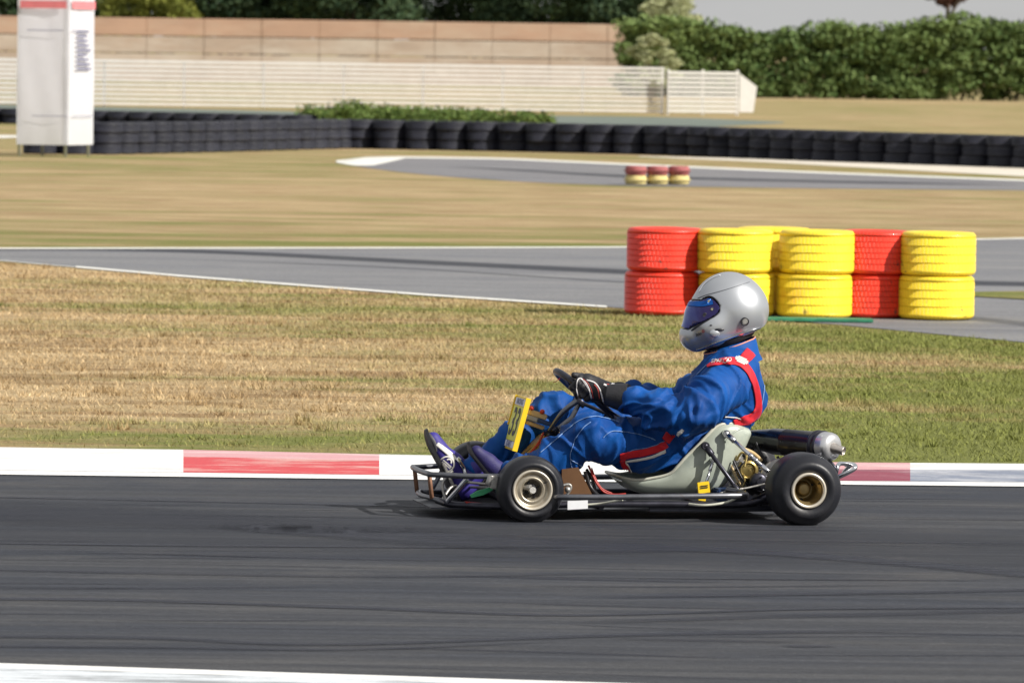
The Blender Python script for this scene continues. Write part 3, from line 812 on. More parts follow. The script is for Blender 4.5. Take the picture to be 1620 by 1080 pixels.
def tree(name, px, Y, H_, Rx_, trunk_h, mt, label, seed, ncl=60, per=260, leaf=.16, tr=.16, grp='trees behind the panel wall'):
    Rx = Rx_ * (1.3 if 'dark' in name else 1.0); ncl = int(ncl * (1.6 if 'dark' in name else 1.0))
    x = AT(px, 60, Y).x; t = empty(name, (x, Y, 0)); tag(t, label, 'tree' if H_ > 3.4 else 'bush', grp)
    def bx(r_):
        d = r_.normal(size=3); d /= np.linalg.norm(d); q = r_.uniform(.25, 1) ** .5
        h = (H_ - trunk_h) / 2
        return np.array([d[0] * Rx * q, d[1] * Rx * q, trunk_h + h + d[2] * h * q * .92])
    P_ = clumps(ncl, bx, seed, (Rx * .16, Rx * .36), per); P_ = P_[P_[:, 2] > .1]
    leaf_object('crown', leaves(P_, leaf, seed + 1), mt, t)
    m = MB(); r_ = random.Random(seed); lean = r_.uniform(-.2, .2)
    top = Vector((lean, 0, trunk_h + (H_ - trunk_h) * .55))
    m.tube([(0, 0, -.05), (lean * .3, 0, trunk_h * .5), (lean * .7, .05, trunk_h), top], [tr * 1.25, tr, tr * .8, tr * .3], 10)
    for k in range(6):
        a = k * 1.05 + r_.random(); q = Vector((lean * .7, 0, trunk_h * r_.uniform(.8, 1.3)))
        e = q + Vector((math.cos(a) * Rx * .6, math.sin(a) * Rx * .6, (H_ - trunk_h) * r_.uniform(.2, .5)))
        m.tube([q, q.lerp(e, .5) + Vector((0, 0, .12 * Rx)), e], [tr * .5, tr * .32, tr * .1], 7)
    m.build('trunk', M_bark, t)
    return t
tree('dark_tree', -80, 318, 9.5, 3.4, .6, M_dk, 'dark tree at the far left edge behind the banner tower', 11)
tree('yellow_green_bush', 235, 306, 5.8, 2.4, .3, M_yg, 'yellow-green leafy bush right of the banner tower', 12, leaf=.13)
tree('dark_tree', 120, 322, 9.0, 3.0, .5, M_dk, 'dark tree between the banner tower and the yellow-green bush', 13)
tree('dark_tree', 370, 316, 9.5, 2.6, 1.0, M_dk, 'dark tree just right of the yellow-green bush', 14)
tree('copper_tree', 445, 320, 8.5, 2.4, 1.2, M_rd, 'reddish brown tree between dark trees', 15)
tree('dark_tree', 560, 314, 10, 3.2, .5, M_dk, 'broad dark evergreen at the middle left of the tree row', 16)
tree('dark_tree', 700, 322, 10, 3.4, .6, M_dk, 'broad dark evergreen in the middle of the tree row', 17)
tree('dark_tree', 850, 315, 9.5, 3.0, .8, M_dk, 'dark evergreen left of the last tree in the row', 18)
tree('dark_tree', 965, 309, 9.0, 2.8, .4, M_dk, 'last dark evergreen at the right end of the panel wall', 19)
tree('pale_tree', 1060, 268, 5.2, 1.5, .5, M_pl, 'pale green loose tree where the tree row meets the hedge', 20, leaf=.1, ncl=40)
tree('pale_bush', 1035, 200, 2.75, .85, .1, M_pl, 'pale green bush at the end of the panel wall above the gate', 21, ncl=26, leaf=.06, tr=.05, grp='bushes by the fences')
for k, (px_b, w_) in enumerate([(545, .95), (640, 1.0), (730, .9), (820, .75)]):
    tree('low_bush', px_b, 133 - k * 1.2, (.46 - .03 * k), w_, .0, M_gb, ['leftmost low green bush behind the tyre wall', 'second low green bush from the left behind the tyre wall', 'third low green bush from the left behind the tyre wall', 'rightmost and smallest low green bush behind the tyre wall'][k], 30 + k, ncl=34, per=150, leaf=.05, tr=.03, grp='low bushes behind the tyre wall')
tree('copper_tree', 1500, 330, 7.8, 1.5, 4.3, M_rd, 'reddish brown round-headed tree rising over the hedge at right', 41, ncl=34, leaf=.13, grp='trees beyond the hedge')

# ================================================================== THE KART
kart = empty('racing_kart', KO, R(YAW))
tag(kart, 'old low racing kart with pale grey-green seat, black exhaust and bronze wheels', 'kart')
M_tyre = mat('slick_rubber', (.013, .014, .019), .42, vary=.3, vscale=6, bump=.15, bscale=90, spec=.4, col2=(.045, .043, .043), c2=(.5, .8))
M_bronze = mat('bronze_rim', (.34, .255, .12), .40, .75, vary=.35, vscale=20)
M_rimlip = mat('pale_rim_lip', (.66, .60, .50), .38, .55, vary=.12)
M_silver = mat('silver_rim', (.52, .46, .36), .34, .8, vary=.2, vscale=18)
M_blk = mat('black_metal', (.014, .014, .018), .35, .3, vary=.3)
M_chrome = mat('polished_chrome', (.72, .73, .76), .16, 1.0, vary=.12, vscale=20)
M_tube = mat('worn_steel_tube', (.19, .195, .215), .34, .85, vary=.35, vscale=16, col2=(.14, .09, .06), c2=(.6, .75))
M_dtube = mat('dark_steel_tube', (.05, .05, .065), .35, .7, vary=.3, vscale=20)
M_rust = mat('rusty_steel', (.22, .11, .065), .6, .4, vary=.4, vscale=30)
M_seat = mat('grey_green_fibreglass', (.42, .46, .39), .34, vary=.20, vscale=6, col2=(.30, .345, .31), coat=.25, bump=.08, bscale=25)
M_seatd = mat('fibreglass_edge', (.56, .56, .47), .4, vary=.2, vscale=12)
M_brass = mat('brass', (.50, .38, .14), .34, .85, vary=.3, vscale=20)
M_alu = mat('cast_aluminium', (.38, .37, .35), .45, .8, vary=.35, vscale=20, bump=.3, bscale=120)
M_brown = mat('brown_tank_plastic', (.115, .052, .018), .5, vary=.25, vscale=6)
M_tan = mat('tan_tank_plastic', (.55, .40, .20), .45, vary=.2, vscale=8)
M_whitep = mat('white_plastic', (.78, .79, .82), .3, vary=.08)
M_greyp = mat('grey_plastic', (.33, .34, .36), .35, vary=.2)
M_redc = mat('red_cable_rubber', (.40, .03, .02), .4, vary=.2)
M_yel = mat('yellow_plate_plastic', (.86, .58, .02), .35, vary=.08)
M_yel2 = mat('yellow_green_number_field', (.72, .70, .04), .4, vary=.1)
M_lbl = mat('printed_white_label', (.70, .70, .78), .5, vary=.1, vscale=60)
M_ink = mat('black_ink', (.012, .012, .015), .5)
M_green = mat('green_plastic', (.05, .36, .16), .4, vary=.2)
M_tray = mat('dark_floor_tray', (.022, .024, .035), .35, .5, vary=.3)
M_blued = mat('dark_blue_plastic', (.015, .04, .12), .4, vary=.2)
M_lens = mat('grey_dust', (.3, .3, .3), .6)

def wheel(px, py, yl, Rt, w, rim_r, rear, side, parent=kart, xfix=None):
    c = K(px, py, yl) if xfix is None else Vector((xfix, yl, 0)); c.z = Rt - .001
    wh = empty('wheel', c, 0, parent)
    ax = (0, 1, 0) if side < 0 else (0, -1, 0)          # from the outer face inwards
    m = MB()
    e = .03 if not rear else .045
    sw = (Rt - rim_r)
    pr = [(.014, rim_r - .001), (.006, rim_r + .006), (-.002, rim_r + sw * .28), (-.001, rim_r + sw * .45), (.006, rim_r + sw * .60), (.008, rim_r + sw * .61), (e * .40, rim_r + sw * .80), (e * .75, rim_r + sw * .92), (e * 1.15, rim_r + sw * .975), (e * 1.7, Rt - .0012), (w * .5, Rt)]
    pr += [(w - h, r) for h, r in reversed(pr[:-1])]
    m.lathe(pr, (0, 0, 0), ax, 72); m.build('tyre', M_tyre, wh)
    m = MB()                                             # rim: lip, barrel, web
    r0 = rim_r
    if rear:
        pr = [(.016, r0 + .001), (.001, r0 + .001), (-.002, r0 - .003), (.000, r0 - .010), (.006, r0 - .012)]
        m.lathe(pr, (0, 0, 0), ax, 64, 1)
        pr = [(.006, r0 - .012), (.03, r0 - .014), (.036, r0 - .022), (.085, r0 - .024), (.105, r0 - .026), (.110, .030), (.098, .027), (.075, .025), (.073, .016), (.073, .0005)]
        m.lathe(pr, (0, 0, 0), ax, 64, 0)
    else:
        pr = [(.016, r0 + .001), (.002, r0 + .001), (-.001, r0 - .003), (.002, r0 - .008), (.010, r0 - .011)]
        m.lathe(pr, (0, 0, 0), ax, 64, 1)
        pr = [(.010, r0 - .011), (.018, r0 - .017), (.020, r0 - .023), (.012, r0 - .029), (.013, r0 - .034), (.026, r0 - .040), (.040, r0 - .047), (.042, .024)]
        m.lathe(pr, (0, 0, 0), ax, 64, 0)
        pr = [(.042, .026), (.036, .025), (.026, .021), (.024, .0125), (.010, .0120), (.008, .010), (.009, .0005)]
        m.lathe(pr, (0, 0, 0), ax, 24, 2)
    s = 1 if side < 0 else -1
    nb = 3 if rear else 4
    for k in range(nb):
        a = 2 * math.pi * k / nb + .4; rr_ = .042 if rear else .030
        d0 = .108 if rear else .034
        if rear: m.cyl((rr_ * math.cos(a), s * (d0 - .012), rr_ * math.sin(a)), (rr_ * math.cos(a), s * d0, rr_ * math.sin(a)), .0055, n=8, mi=2)
        else: m.cyl((rr_ * math.cos(a), s * (.026), rr_ * math.sin(a)), (rr_ * math.cos(a), s * .036, rr_ * math.sin(a)), .0045, n=8, mi=2)
    # valve
    m.cyl((r0 * .62, s * (.045 if rear else .022), r0 * .35), (r0 * .68, s * (.012 if rear else .006), r0 * .38), .0022, n=6, mi=2)
    m.build('rim', [M_bronze if rear else M_silver, M_rimlip, M_blk], wh)
    return wh, c
wn_, c_nr = wheel(1280, 777, -.62, .1415, .195, .068, True, -1)
wf_, c_nf = wheel(843, 772, -.44, .1300, .125, .077, False, -1)
wheel(0, 0, .62, .1415, .195, .068, True, 1, xfix=c_nr.x)
fx = K(741, 745, .46).x
wheel(0, 0, .47, .1300, .125, .077, False, 1, xfix=fx + .02)
print('near rear', c_nr, 'near front', c_nf, 'far front x', fx, 'K z', K(843, 772, -.44).z, 'tyre top far', K(738, 688, .4))

def kp(*a): return K(*a)
# chassis frame
m = MB()
rail = [K(690, 790, -.17), K(712, 797, -.19), K(760, 800, -.26), K(820, 801, -.30), K(900, 798, -.31), K(1050, 797, -.31), K(1180, 797, -.31), K(1235, 775, -.31), K(1300, 760, -.30)]
m.tube(rail, .013)
m.tube([Vector((p.x, -p.y, p.z)) for p in rail], .013)
for x in (c_nf.x - .02, c_nf.x + .30, -.35, -.12):
    m.tube([(x, -.30, .055), (x, 0, .052), (x, .30, .055)], .012)
m.build('chassis_frame', M_dtube, kart)
m = MB()       # floor tray
z = .040
m.prism([(K(680, 790, -.18).x, -.20, z), (c_nf.x, -.29, z), (-.45, -.30, z), (-.45, .30, z), (c_nf.x, .29, z), (K(680, 790, -.18).x, .20, z)], (0, 0, .004))
m.build('floor_tray', M_tray, kart)
m = MB()
m.prism([K(736, 793, -.24), K(790, 798, -.27), K(795, 806, -.27), K(740, 799, -.24)], (0, .02, 0)); m.build('red_side_strip', M_redc, kart)
# front bumper: upper and lower loops, posts, brace
M3 = [M_tube, M_rust, M_chrome]
m = MB()
fbx = K(680, 750, -.18).x
up = [K(800, 753, -.33), K(740, 753, -.27), K(700, 751, -.22)]
up += [K(684, 750.5, -.195), Vector((fbx - .005, -.165, K(680, 749, -.17).z)), Vector((fbx - .012, 0, K(680, 749, -.17).z)), Vector((fbx - .005, .165, K(680, 749, -.17).z)), Vector((fbx + .03, .20, K(684, 750, -.18).z)), Vector((K(800, 753, -.33).x, .33, K(800, 753, -.33).z))]
m.tube(up, .0108, 12)
lz = K(680, 789, -.18).z
lo_ = [K(800, 801, -.28), K(712, 797, -.19), Vector((fbx + .02, -.165, lz)), Vector((fbx, 0, lz)), Vector((fbx + .02, .165, lz)), Vector((K(712, 797, -.19).x, .19, lz)), Vector((K(800, 801, -.28).x, .28, lz))]
m.tube(lo_, .0095, 12)
m.tube([K(739, 757, -.26), K(722, 777, -.23), K(708, 793, -.195)], .0100, 10, 2)
m.tube([Vector((p.x, -p.y, p.z)) for p in (K(739, 757, -.26), K(708, 793, -.195))], .0095, 10, 0)
m.cyl((fbx + .012, -.165, lz), (fbx + .0, -.165, K(680, 749, -.17).z), .0085, n=12, mi=1)
m.cyl((fbx + .012, .165, lz), (fbx + .0, .165, K(680, 749, -.17).z), .0085, n=12, mi=1)
m.build('front_bumper', M3, kart)
# pedals and steering linkage
m = MB()
m.tube([K(700, 790, .02), K(712, 772, .05), K(722, 768, .06)], .006, 8)
m.tube([K(706, 793, -.05), K(700, 765, -.03), K(716, 744, -.02)], .006, 8)
m.box(K(708, 752, .10), (.012, .07, .11), Matrix.Rotation(R(-25), 3, 'Y'))
m.box(K(772, 752, -.10), (.012, .07, .09), Matrix.Rotation(R(-35), 3, 'Y'))
m.build('pedal', M_alu, kart)
m = MB()
m.tube([K(735, 762, .0), K(775, 766, -.18), K(800, 768, -.34)], .0055, 8); m.tube([K(740, 770, .1), K(800, 772, -.32)], .0055, 8)
m.cyl(K(772, 768, -.36), K(778, 752, -.36), .014); m.box(K(781, 762, -.36), (.03, .03, .05))
m.cyl(K(800, 770, -.32), K(840, 771, -.42), .012)
m.tube([Vector((c_nf.x, -.44, .13)), Vector((c_nf.x, -.28, .10)), Vector((c_nf.x, .28, .10)), Vector((c_nf.x, .44, .13))], .013, 10, smooth=0)
m.build('steering_linkage', M_alu, kart)
m = MB()
m.prism([K(744, 783, -.29), K(756, 776, -.29), K(778, 770, -.29), K(780, 775, -.29), K(764, 783, -.29), K(746, 787, -.29)], (0, .012, 0)); m.build('green_deflector', M_green, kart)
# tanks, battery tray, cables in the middle
m = MB()
m.prism([K(889, 742, -.27), K(915, 739, -.27), K(938, 784, -.27), K(889, 786, -.27)], (0, .17, 0)); m.build('brown_fuel_tank', M_brown, kart)
m = MB()
m.prism([K(829, 722, -.02), K(862, 688, -.02), K(890, 684, -.02), K(862, 722, -.02)], (0, .14, 0)); m.build('tan_fuel_tank', M_tan, kart)
m = MB(); m.tube([K(834, 722, -.03), K(850, 705, -.04), K(865, 690, -.04), K(868, 682, -.03)], .0035, 8); m.build('fuel_hose', M_redc, kart)
m = MB(); m.tube([K(931, 736, -.20), K(938, 752, -.22), K(945, 766, -.23), K(956, 778, -.23), K(972, 782, -.23), K(990, 781, -.23)], .0042, 8)
m.tube([K(936, 740, -.20), K(942, 756, -.22), K(952, 772, -.23), K(968, 780, -.23)], .003, 8); m.build('red_cable', M_redc, kart)
m = MB(); m.tube([K(928, 742, -.19), K(936, 756, -.21), K(942, 775, -.22)], .006, 8); m.tube([K(926, 745, -.21), K(934, 770, -.22), K(948, 786, -.24)], .009, 8); m.build('black_hose', M_blk, kart)
m = MB(); m.tube([K(889, 768, -.33), K(900, 766, -.33), K(903, 772, -.33), K(895, 785, -.33)], .006, 8); m.ball(K(898, 774, -.34), .012); m.build('brake_master_cylinder', M_alu, kart)
# side bar
m = MB()
sb = [K(862, 786, -.36), K(892, 786, -.46), K(960, 786, -.49), K(1060, 785, -.50), K(1140, 784, -.49), K(1172, 784, -.47), K(1180, 783, -.44), K(1172, 778, -.36), K(1150, 774, -.31)]
m.tube(sb, [.0105, .0115, .0115, .0115, .012, .013, .013, .011, .010], 14); m.build('side_bar', M_tube, kart)
m = MB(); m.tube([Vector((p.x, -p.y, p.z)) for p in sb], .0115, 12); m.build('side_bar', M_tube, kart)
m = MB()
m.tube([K(1090, 797, -.33), K(1115, 799, -.38), K(1150, 794, -.38), K(1175, 782, -.33)], .005, 8); m.build('brake_line', M_seatd, kart)
m = MB(); m.tube([K(1135, 782, -.31), K(1155, 775, -.30), K(1180, 772, -.29), K(1210, 765, -.29)], .0045, 8); m.build('brake_line', M_alu, kart)
m = MB(); m.tube([K(930, 798, -.34), K(952, 796, -.36), K(985, 790, -.42)], .0045, 8); m.build('brake_line', M_seatd, kart)
m = MB()
m.prism([K(898, 792, -.345), K(930, 791, -.345), K(930, 804, -.345), K(898, 806, -.345)], (0, .006, 0)); m.build('white_plate', M_whitep, kart)
m = MB()
m.box((-.30, -.10, .045), (.52, .42, .02)); m.build('under_tray', M_tray, kart)

# seat: bucket of cross sections from front lip to top
def seat():
    st = [  # (bottom point px, rim point px)
        ((992, 764), (986, 756), .12), ((1008, 777), (1010, 760.5), .155), ((1030, 783), (1035, 757), .175), ((1060, 785), (1060, 750), .19),
        ((1100, 786), (1073, 737), .20), ((1137, 782), (1086, 722), .205), ((1158, 762), (1103, 705), .21), ((1172, 738), (1119, 688), .21),
        ((1182, 716), (1132, 676), .205), ((1190, 698), (1148, 670), .195), ((1194, 688), (1168, 671), .17), ((1192, 680), (1186, 677), .10)]
    NV = 28; vs = []
    hy = -.205
    rows = []
    for (b_, r_, w) in st:
        B = K(b_[0], b_[1], hy * .8); Rm = K(r_[0], r_[1], hy)
        row = []
        for j in range(NV + 1):
            t = -1 + 2 * j / NV; a = abs(t) ** 1.0
            th = a * math.pi / 2
            fy = min(1, math.sin(th) ** .55); fz = 1 - max(0, math.cos(th)) ** .55
            q = B.lerp(Rm, fz); row.append(Vector((q.x, math.copysign(w * fy, t), q.z)))
        rows.append(row)
    # smooth along the seat
    out = []
    for i in range(len(rows) - 1):
        for k in range(4):
            t = k / 4; row = []
            p0, p1, p2, p3 = rows[max(0, i - 1)], rows[i], rows[i + 1], rows[min(len(rows) - 1, i + 2)]
            for j in range(NV + 1):
                row.append(.5 * ((2 * p1[j]) + (p2[j] - p0[j]) * t + (2 * p0[j] - 5 * p1[j] + 4 * p2[j] - p3[j]) * t * t + (-p0[j] + 3 * p1[j] - 3 * p2[j] + p3[j]) * t ** 3))
            out.append(row)
    out.append(rows[-1])
    m = MB(); n = NV + 1
    m.add([v for r in out for v in r], [(i * n + j, i * n + j + 1, (i + 1) * n + j + 1, (i + 1) * n + j) for i in range(len(out) - 1) for j in range(NV)], True)
    o = m.build('seat', M_seat, kart)
    md = o.modifiers.new('s', 'SOLIDIFY'); md.thickness = .006; md.offset = 0
    edge = [r[0] for r in out] + [r[-1] for r in reversed(out)]
    e = MB(); e.tube(edge, .0062, 10, smooth=0, closed=True)
    eo = e.build('seat_edge', M_seatd, o)
    # raised rib pressed in the side of the seat under the top edge
    sd = MB(); sd.tube([out[i][1] + (out[i][4] - out[i][1]) * .25 + Vector((0, -.004, 0)) for i in range(30, 42)], .004, 8); sd.build('pressed_rib', M_seat, o)
    return out
seat_rows = seat()
# seat stays
def stay(a, b, r, mt, turn=None):
    m = MB(); m.cyl(a, b, r, n=14)
    d = (b - a).normalized()
    m.ball(a, r * 1.5); m.cyl(a + d * .01, a + d * .045, r * 1.55, n=6)
    m.cyl(b - d * .04, b, r * 1.3, n=6)
    if turn: m.cyl(a.lerp(b, turn) - d * .008, a.lerp(b, turn) + d * .008, r * 1.35, n=6); m.cyl(a.lerp(b, turn + .12) - d * .005, a.lerp(b, turn + .12) + d * .005, r * 1.3, n=6)
    m.cyl(a + Vector((0, .03, 0)), a + Vector((0, -.010, 0)), r * 1.9, n=12)
    m.build('seat_stay', mt, kart)
stay(K(1116, 705, -.225), K(1170, 779, -.30), .0085, M_dtube)
stay(K(1149, 686, -.225), K(1216, 746, -.33), .0080, M_chrome, .58)
stay(K(1128, 728, -.235), K(1117, 764, -.25), .0045, M_chrome)
m = MB()
m.box(K(1113, 771, -.27), (.048, .006, .045), Matrix.Rotation(R(-7), 3, 'Y'), .003); m.box(K(1111, 786, -.275), (.03, .006, .03), Matrix.Rotation(R(8), 3, 'Y'), .002)
tg = m.build('yellow_tag', M_yel, kart)
m = MB(); 
for k in range(2): m.box(K(1114, 768 + k * 3.0, -.275), (.030, .002, .0035), Matrix.Rotation(R(-7), 3, 'Y'), 0)
m.build('tag_print', M_ink, tg)

# axle, engine, exhaust
m = MB(); m.cyl((c_nr.x, -.52, .141), (c_nr.x, .52, .141), .0155, n=20)
for yy in (-.30, .30): m.cyl((c_nr.x, yy - .018, .141), (c_nr.x, yy + .018, .141), .04, n=24)
m.build('rear_axle', M_tube, kart)
m = MB()
m.lathe([(0, .02), (0, .088), (.004, .092), (.006, .085), (.007, .03)], (c_nr.x, -.17, .141), (0, 1, 0), 48); m.build('brake_disc', M_alu, kart)
eng = empty('engine', K(1190, 752, -.10), 0, kart); E0 = Vector(eng.location)
def E(px, py, yl): return K(px, py, yl) - E0
m = MB(); m.box(E(1188, 768, -.05), (.15, .16, .10), Matrix.Rotation(R(8), 3, 'Y'), .02); m.cyl(E(1196, 763, -.16), E(1196, 763, -.02), .046, n=28); m.build('crankcase', M_alu, eng)
m = MB()
ax = (E(1172, 712, .02) - E(1190, 755, .02)).normalized()
for k in range(8):
    c = E(1190, 755, .0) + ax * (.015 + k * .0125)
    m.lathe([(-.0018, .012), (-.0018, .052), (.0018, .052), (.0018, .012)], c, ax, 26, closed=True)
m.cyl(E(1190, 755, 0), E(1190, 755, 0) + ax * .12, .036, n=24)
m.build('finned_cylinder', M_blk, eng)
m = MB()
m.lathe([(0, .002), (0, .034), (.006, .042), (.03, .043), (.036, .036), (.036, .002)], E(1184, 744, -.20), (0, 1, 0), 36)
m.torus(E(1184, 744, -.205), (0, 1, 0), .030, .004, 30, 8)
m.build('brass_drum', M_brass, eng)
m = MB()
m.lathe([(0, .002), (0, .026), (.008, .034), (.04, .034), (.048, .025), (.048, .002)], E(1202, 762, -.26), (0, 1, 0), 30)
m.cyl(E(1202, 762, -.285), E(1202, 762, -.25), .012, n=12)
for k in range(5): m.cyl(E(1202, 762, -.268) + Vector((.02 * math.cos(k * 1.256), 0, .02 * math.sin(k * 1.256))), E(1202, 762, -.25) + Vector((.02 * math.cos(k * 1.256), 0, .02 * math.sin(k * 1.256))), .004, n=6)
m.build('clutch_cover', M_dtube, eng)
m = MB()
m.box(E(1162, 738, -.16), (.04, .06, .05), Matrix.Rotation(R(20), 3, 'Y'), .006); m.cyl(E(1158, 722, -.16), E(1172, 728, -.14), .017, n=16); m.cyl(E(1168, 752, -.17), E(1182, 760, -.17), .010, n=12)
m.box(E(1175, 730, -.20), (.030, .012, .012), Matrix.Rotation(R(40), 3, 'Y'), .002)
m.build('carburettor', M_alu, eng)
m = MB()
m.tube([E(1160, 716, -.12), E(1172, 710, -.14), E(1190, 716, -.12), E(1204, 728, -.10)], .0085, 10); m.tube([E(1157, 735, -.18), E(1163, 752, -.2), E(1172, 768, -.2)], .005, 8)
m.build('intake_hose', M_tan, eng)
m = MB()
m.tube([E(1150, 748, -.15), E(1166, 742, -.2), E(1188, 724, -.2), E(1206, 736, -.2)], .0045, 8); m.build('black_cable', M_blk, eng)
m = MB(); m.tube([E(1160, 728, -.2), E(1176, 760, -.22), E(1192, 772, -.22)], .004, 8); m.build('black_cable', M_blk, eng)
m = MB(); m.tube([E(1196, 700, -.05), E(1203, 716, -.07), E(1216, 738, -.1)], .006, 8); m.build('black_cable', M_blk, eng)
m = MB()
m.tube([E(1165, 728, -.19), E(1173, 716, -.2), E(1181, 720, -.2), E(1178, 738, -.21)], .005, 8); m.tube([E(1170, 776, -.2), E(1178, 764, -.22), E(1176, 750, -.22)], .0045, 8); m.build('brass_bracket', M_brass, eng)
m = MB()
for sy in (-.006, .006):
    m.tube([E(1202, 752, -.24 + sy), E(1240, 762, -.24 + sy), E(1272, 768, -.24 + sy), E(1290, 778, -.24 + sy), E(1272, 790, -.24 + sy), E(1230, 780, -.24 + sy), E(1202, 772, -.24 + sy)], .004, 6, closed=True)
m.build('drive_chain', M_tube, eng)
m = MB(); m.box(K(1150, 782, -.22), (.10, .10, .05), None, .006); m.build('blue_battery', M_blued, kart)
m = MB(); m.tube([K(1190, 790, -.28), K(1215, 778, -.36), K(1235, 772, -.40)], .006, 8); m.tube([K(1230, 722, -.1), K(1236, 735, -.12)], .006, 8); m.tube([K(1212, 722, -.05), K(1206, 755, -.08)], .005, 8); m.build('frame_brace', M_dtube, kart)

ex = empty('exhaust', K(1250, 700, -.15), 0, kart); X0 = Vector(ex.location)
def XK(px, py, yl): return K(px, py, yl) - X0
A, B_ = XK(1176, 693, .10), XK(1308, 706, -.30)
L = (B_ - A).length; dr = (B_ - A).normalized()
m = MB()
m.lathe([(-.10, .018), (-.04, .022), (0, .030), (L * .36, .0500), (L * .37, .0515), (L * .52, .0525), (L * .53, .0540), (L * .535, .0525), (L * .88, .0545)], A, dr, 44); m.build('expansion_chamber', mat('black_heat_paint', (.012, .012, .016), .28, .35, vary=.3, vscale=10, coat=.3), ex)
m = MB()
m.lathe([(L * .88, .0545), (L * .88, .060), (L * .895, .0615), (L * .91, .060), (L * .915, .057), (L * .935, .0575), (L * .94, .0605), (L * .955, .061), (L * .965, .0585), (L * .97, .055)], A, dr, 44); m.build('clamp_ring', M_dtube, ex)
m = MB()
m.lathe([(L * .965, .0565), (L * 1.03, .0565), (L * 1.055, .054), (L * 1.075, .046), (L * 1.085, .036), (L * 1.088, .024), (L * 1.09, .0)], A, dr, 48); m.build('end_cap', mat('brushed_alloy', (.74, .74, .75), .30, .9, vary=.12, vscale=14), ex)
m = MB()
q = A + dr * L * 1.08 + Vector((0, 0, -.004)); dq = (XK(1342, 716, -.385) - XK(1318, 709, -.345)).normalized()
m.lathe([(-.01, .024), (.010, .021), (.020, .017), (.044, .0175), (.046, .0165), (.044, .0145), (.01, .014), (.009, .0005)], q, dq, 26); m.build('tail_pipe', mat('heat_tinted_steel', (.66, .60, .54), .3, .9, vary=.3, vscale=25), ex)
m = MB(); m.tube([q + dr * -.03 + Vector((0, -.02, -.05)), XK(1322, 742, -.34), XK(1322, 752, -.32)], .008, 8); m.build('hanger', M_dtube, ex)
m = MB(); m.prism([K(1172, 788, -.20), K(1185, 760, -.20), K(1225, 762, -.20), K(1250, 790, -.20), K(1235, 806, -.20), K(1180, 806, -.20)], (0, .03, 0)); m.build('dark_filler_plate', M_blk, kart)  # black plate added as dark mass between seat and rear wheel
m = MB(); m.prism([K(1150, 800, -.29), K(1150, 770, -.29), K(1166, 766, -.29), K(1200, 792, -.29), K(1200, 802, -.29)], (0, .006, 0)); m.build('dark_side_filler', M_tray, kart)  # second dark plate, added to blacken the space under the seat back
# rear bumper: chrome hoop
m = MB()
rb = [K(1300, 762, -.22), K(1320, 757, -.30), K(1327, 754, -.34), K(1350, 742, -.36), K(1352, 736, -.33), K(1345, 734, -.22), K(1338, 734, .0), K(1345, 734, .25), K(1335, 748, .33)]
m.tube(rb, .0095, 12); m.tube([K(1321, 757, -.30), K(1325, 738, -.30), K(1330, 733, -.24), K(1345, 734, -.22)], .0085, 10); m.build('rear_bumper', M_chrome, kart)

# steering wheel and column
sw = empty('steering_wheel', K(925, 624, 0), 0, kart); S0 = Vector(sw.location)
pa, pb = K(880, 586, 0), K(972, 664, 0)
u = (pb - pa).normalized(); v_ = Vector((0, 1, 0)); nrm = u.cross(v_).normalized()
Rw = (pb - pa).length / 2 - .005; cw = (pa + pb) / 2 - S0
m = MB(); m.torus(cw, nrm, Rw, .0135, 64, 14); m.build('wheel_rim', mat('black_grip', (.020, .022, .035), .38, vary=.25, vscale=30, bump=.2, bscale=200), sw)
m = MB()
hub = cw + nrm * (-.035 if nrm.z > 0 else .035)
for a in (90, 210, 330):
    e = cw + (u * math.cos(R(a)) + v_ * math.sin(R(a))) * (Rw - .01); m.tube([hub, hub.lerp(e, .6), e], [.008, .007, .006], 8)
m.cyl(hub - nrm * .012, hub + nrm * .012, .026, n=24); m.build('spoke', M_dtube, sw)
m = MB(); m.tube([hub + S0, K(905, 660, 0), K(868, 690, 0), K(800, 745, .0)], [.010, .010, .010, .009], 12, smooth=0); m.tube([K(913, 634, -.1), K(890, 652, -.09), K(868, 681, -.06)], [.012, .010, .005], 10); m.build('steering_column', M_tube, kart)
m = MB(); m.tube([K(940, 628, -.12), K(958, 645, -.14), K(985, 662, -.1)], .0045, 8); m.tube([K(944, 640, -.13), K(968, 660, -.13)], .003, 8); m.build('throttle_cable', M_dtube, kart)
m = MB(); m.box(K(872, 684, -.02), (.06, .05, .035), Matrix.Rotation(R(-30), 3, 'Y'), .006); m.ball(K(876, 680, -.06), .012); m.ball(K(868, 688, -.06), .010); m.build('column_clamp', M_dtube, kart)
m = MB(); m.tube([K(886, 598, -.03), K(880, 603, -.03), K(875, 605, -.03)], .0015, 6); m.build('kill_switch_wire', M_redc, kart)

# front number plate: a thin tray facing forward, tipped back
pt = empty('number_plate', K(815, 668, 0), 0, kart); P0 = Vector(pt.location)
TL, BL = K(816.5, 625.5, 0), K(794, 708.5, 0)         # nearest edge is at -y; panel spans y
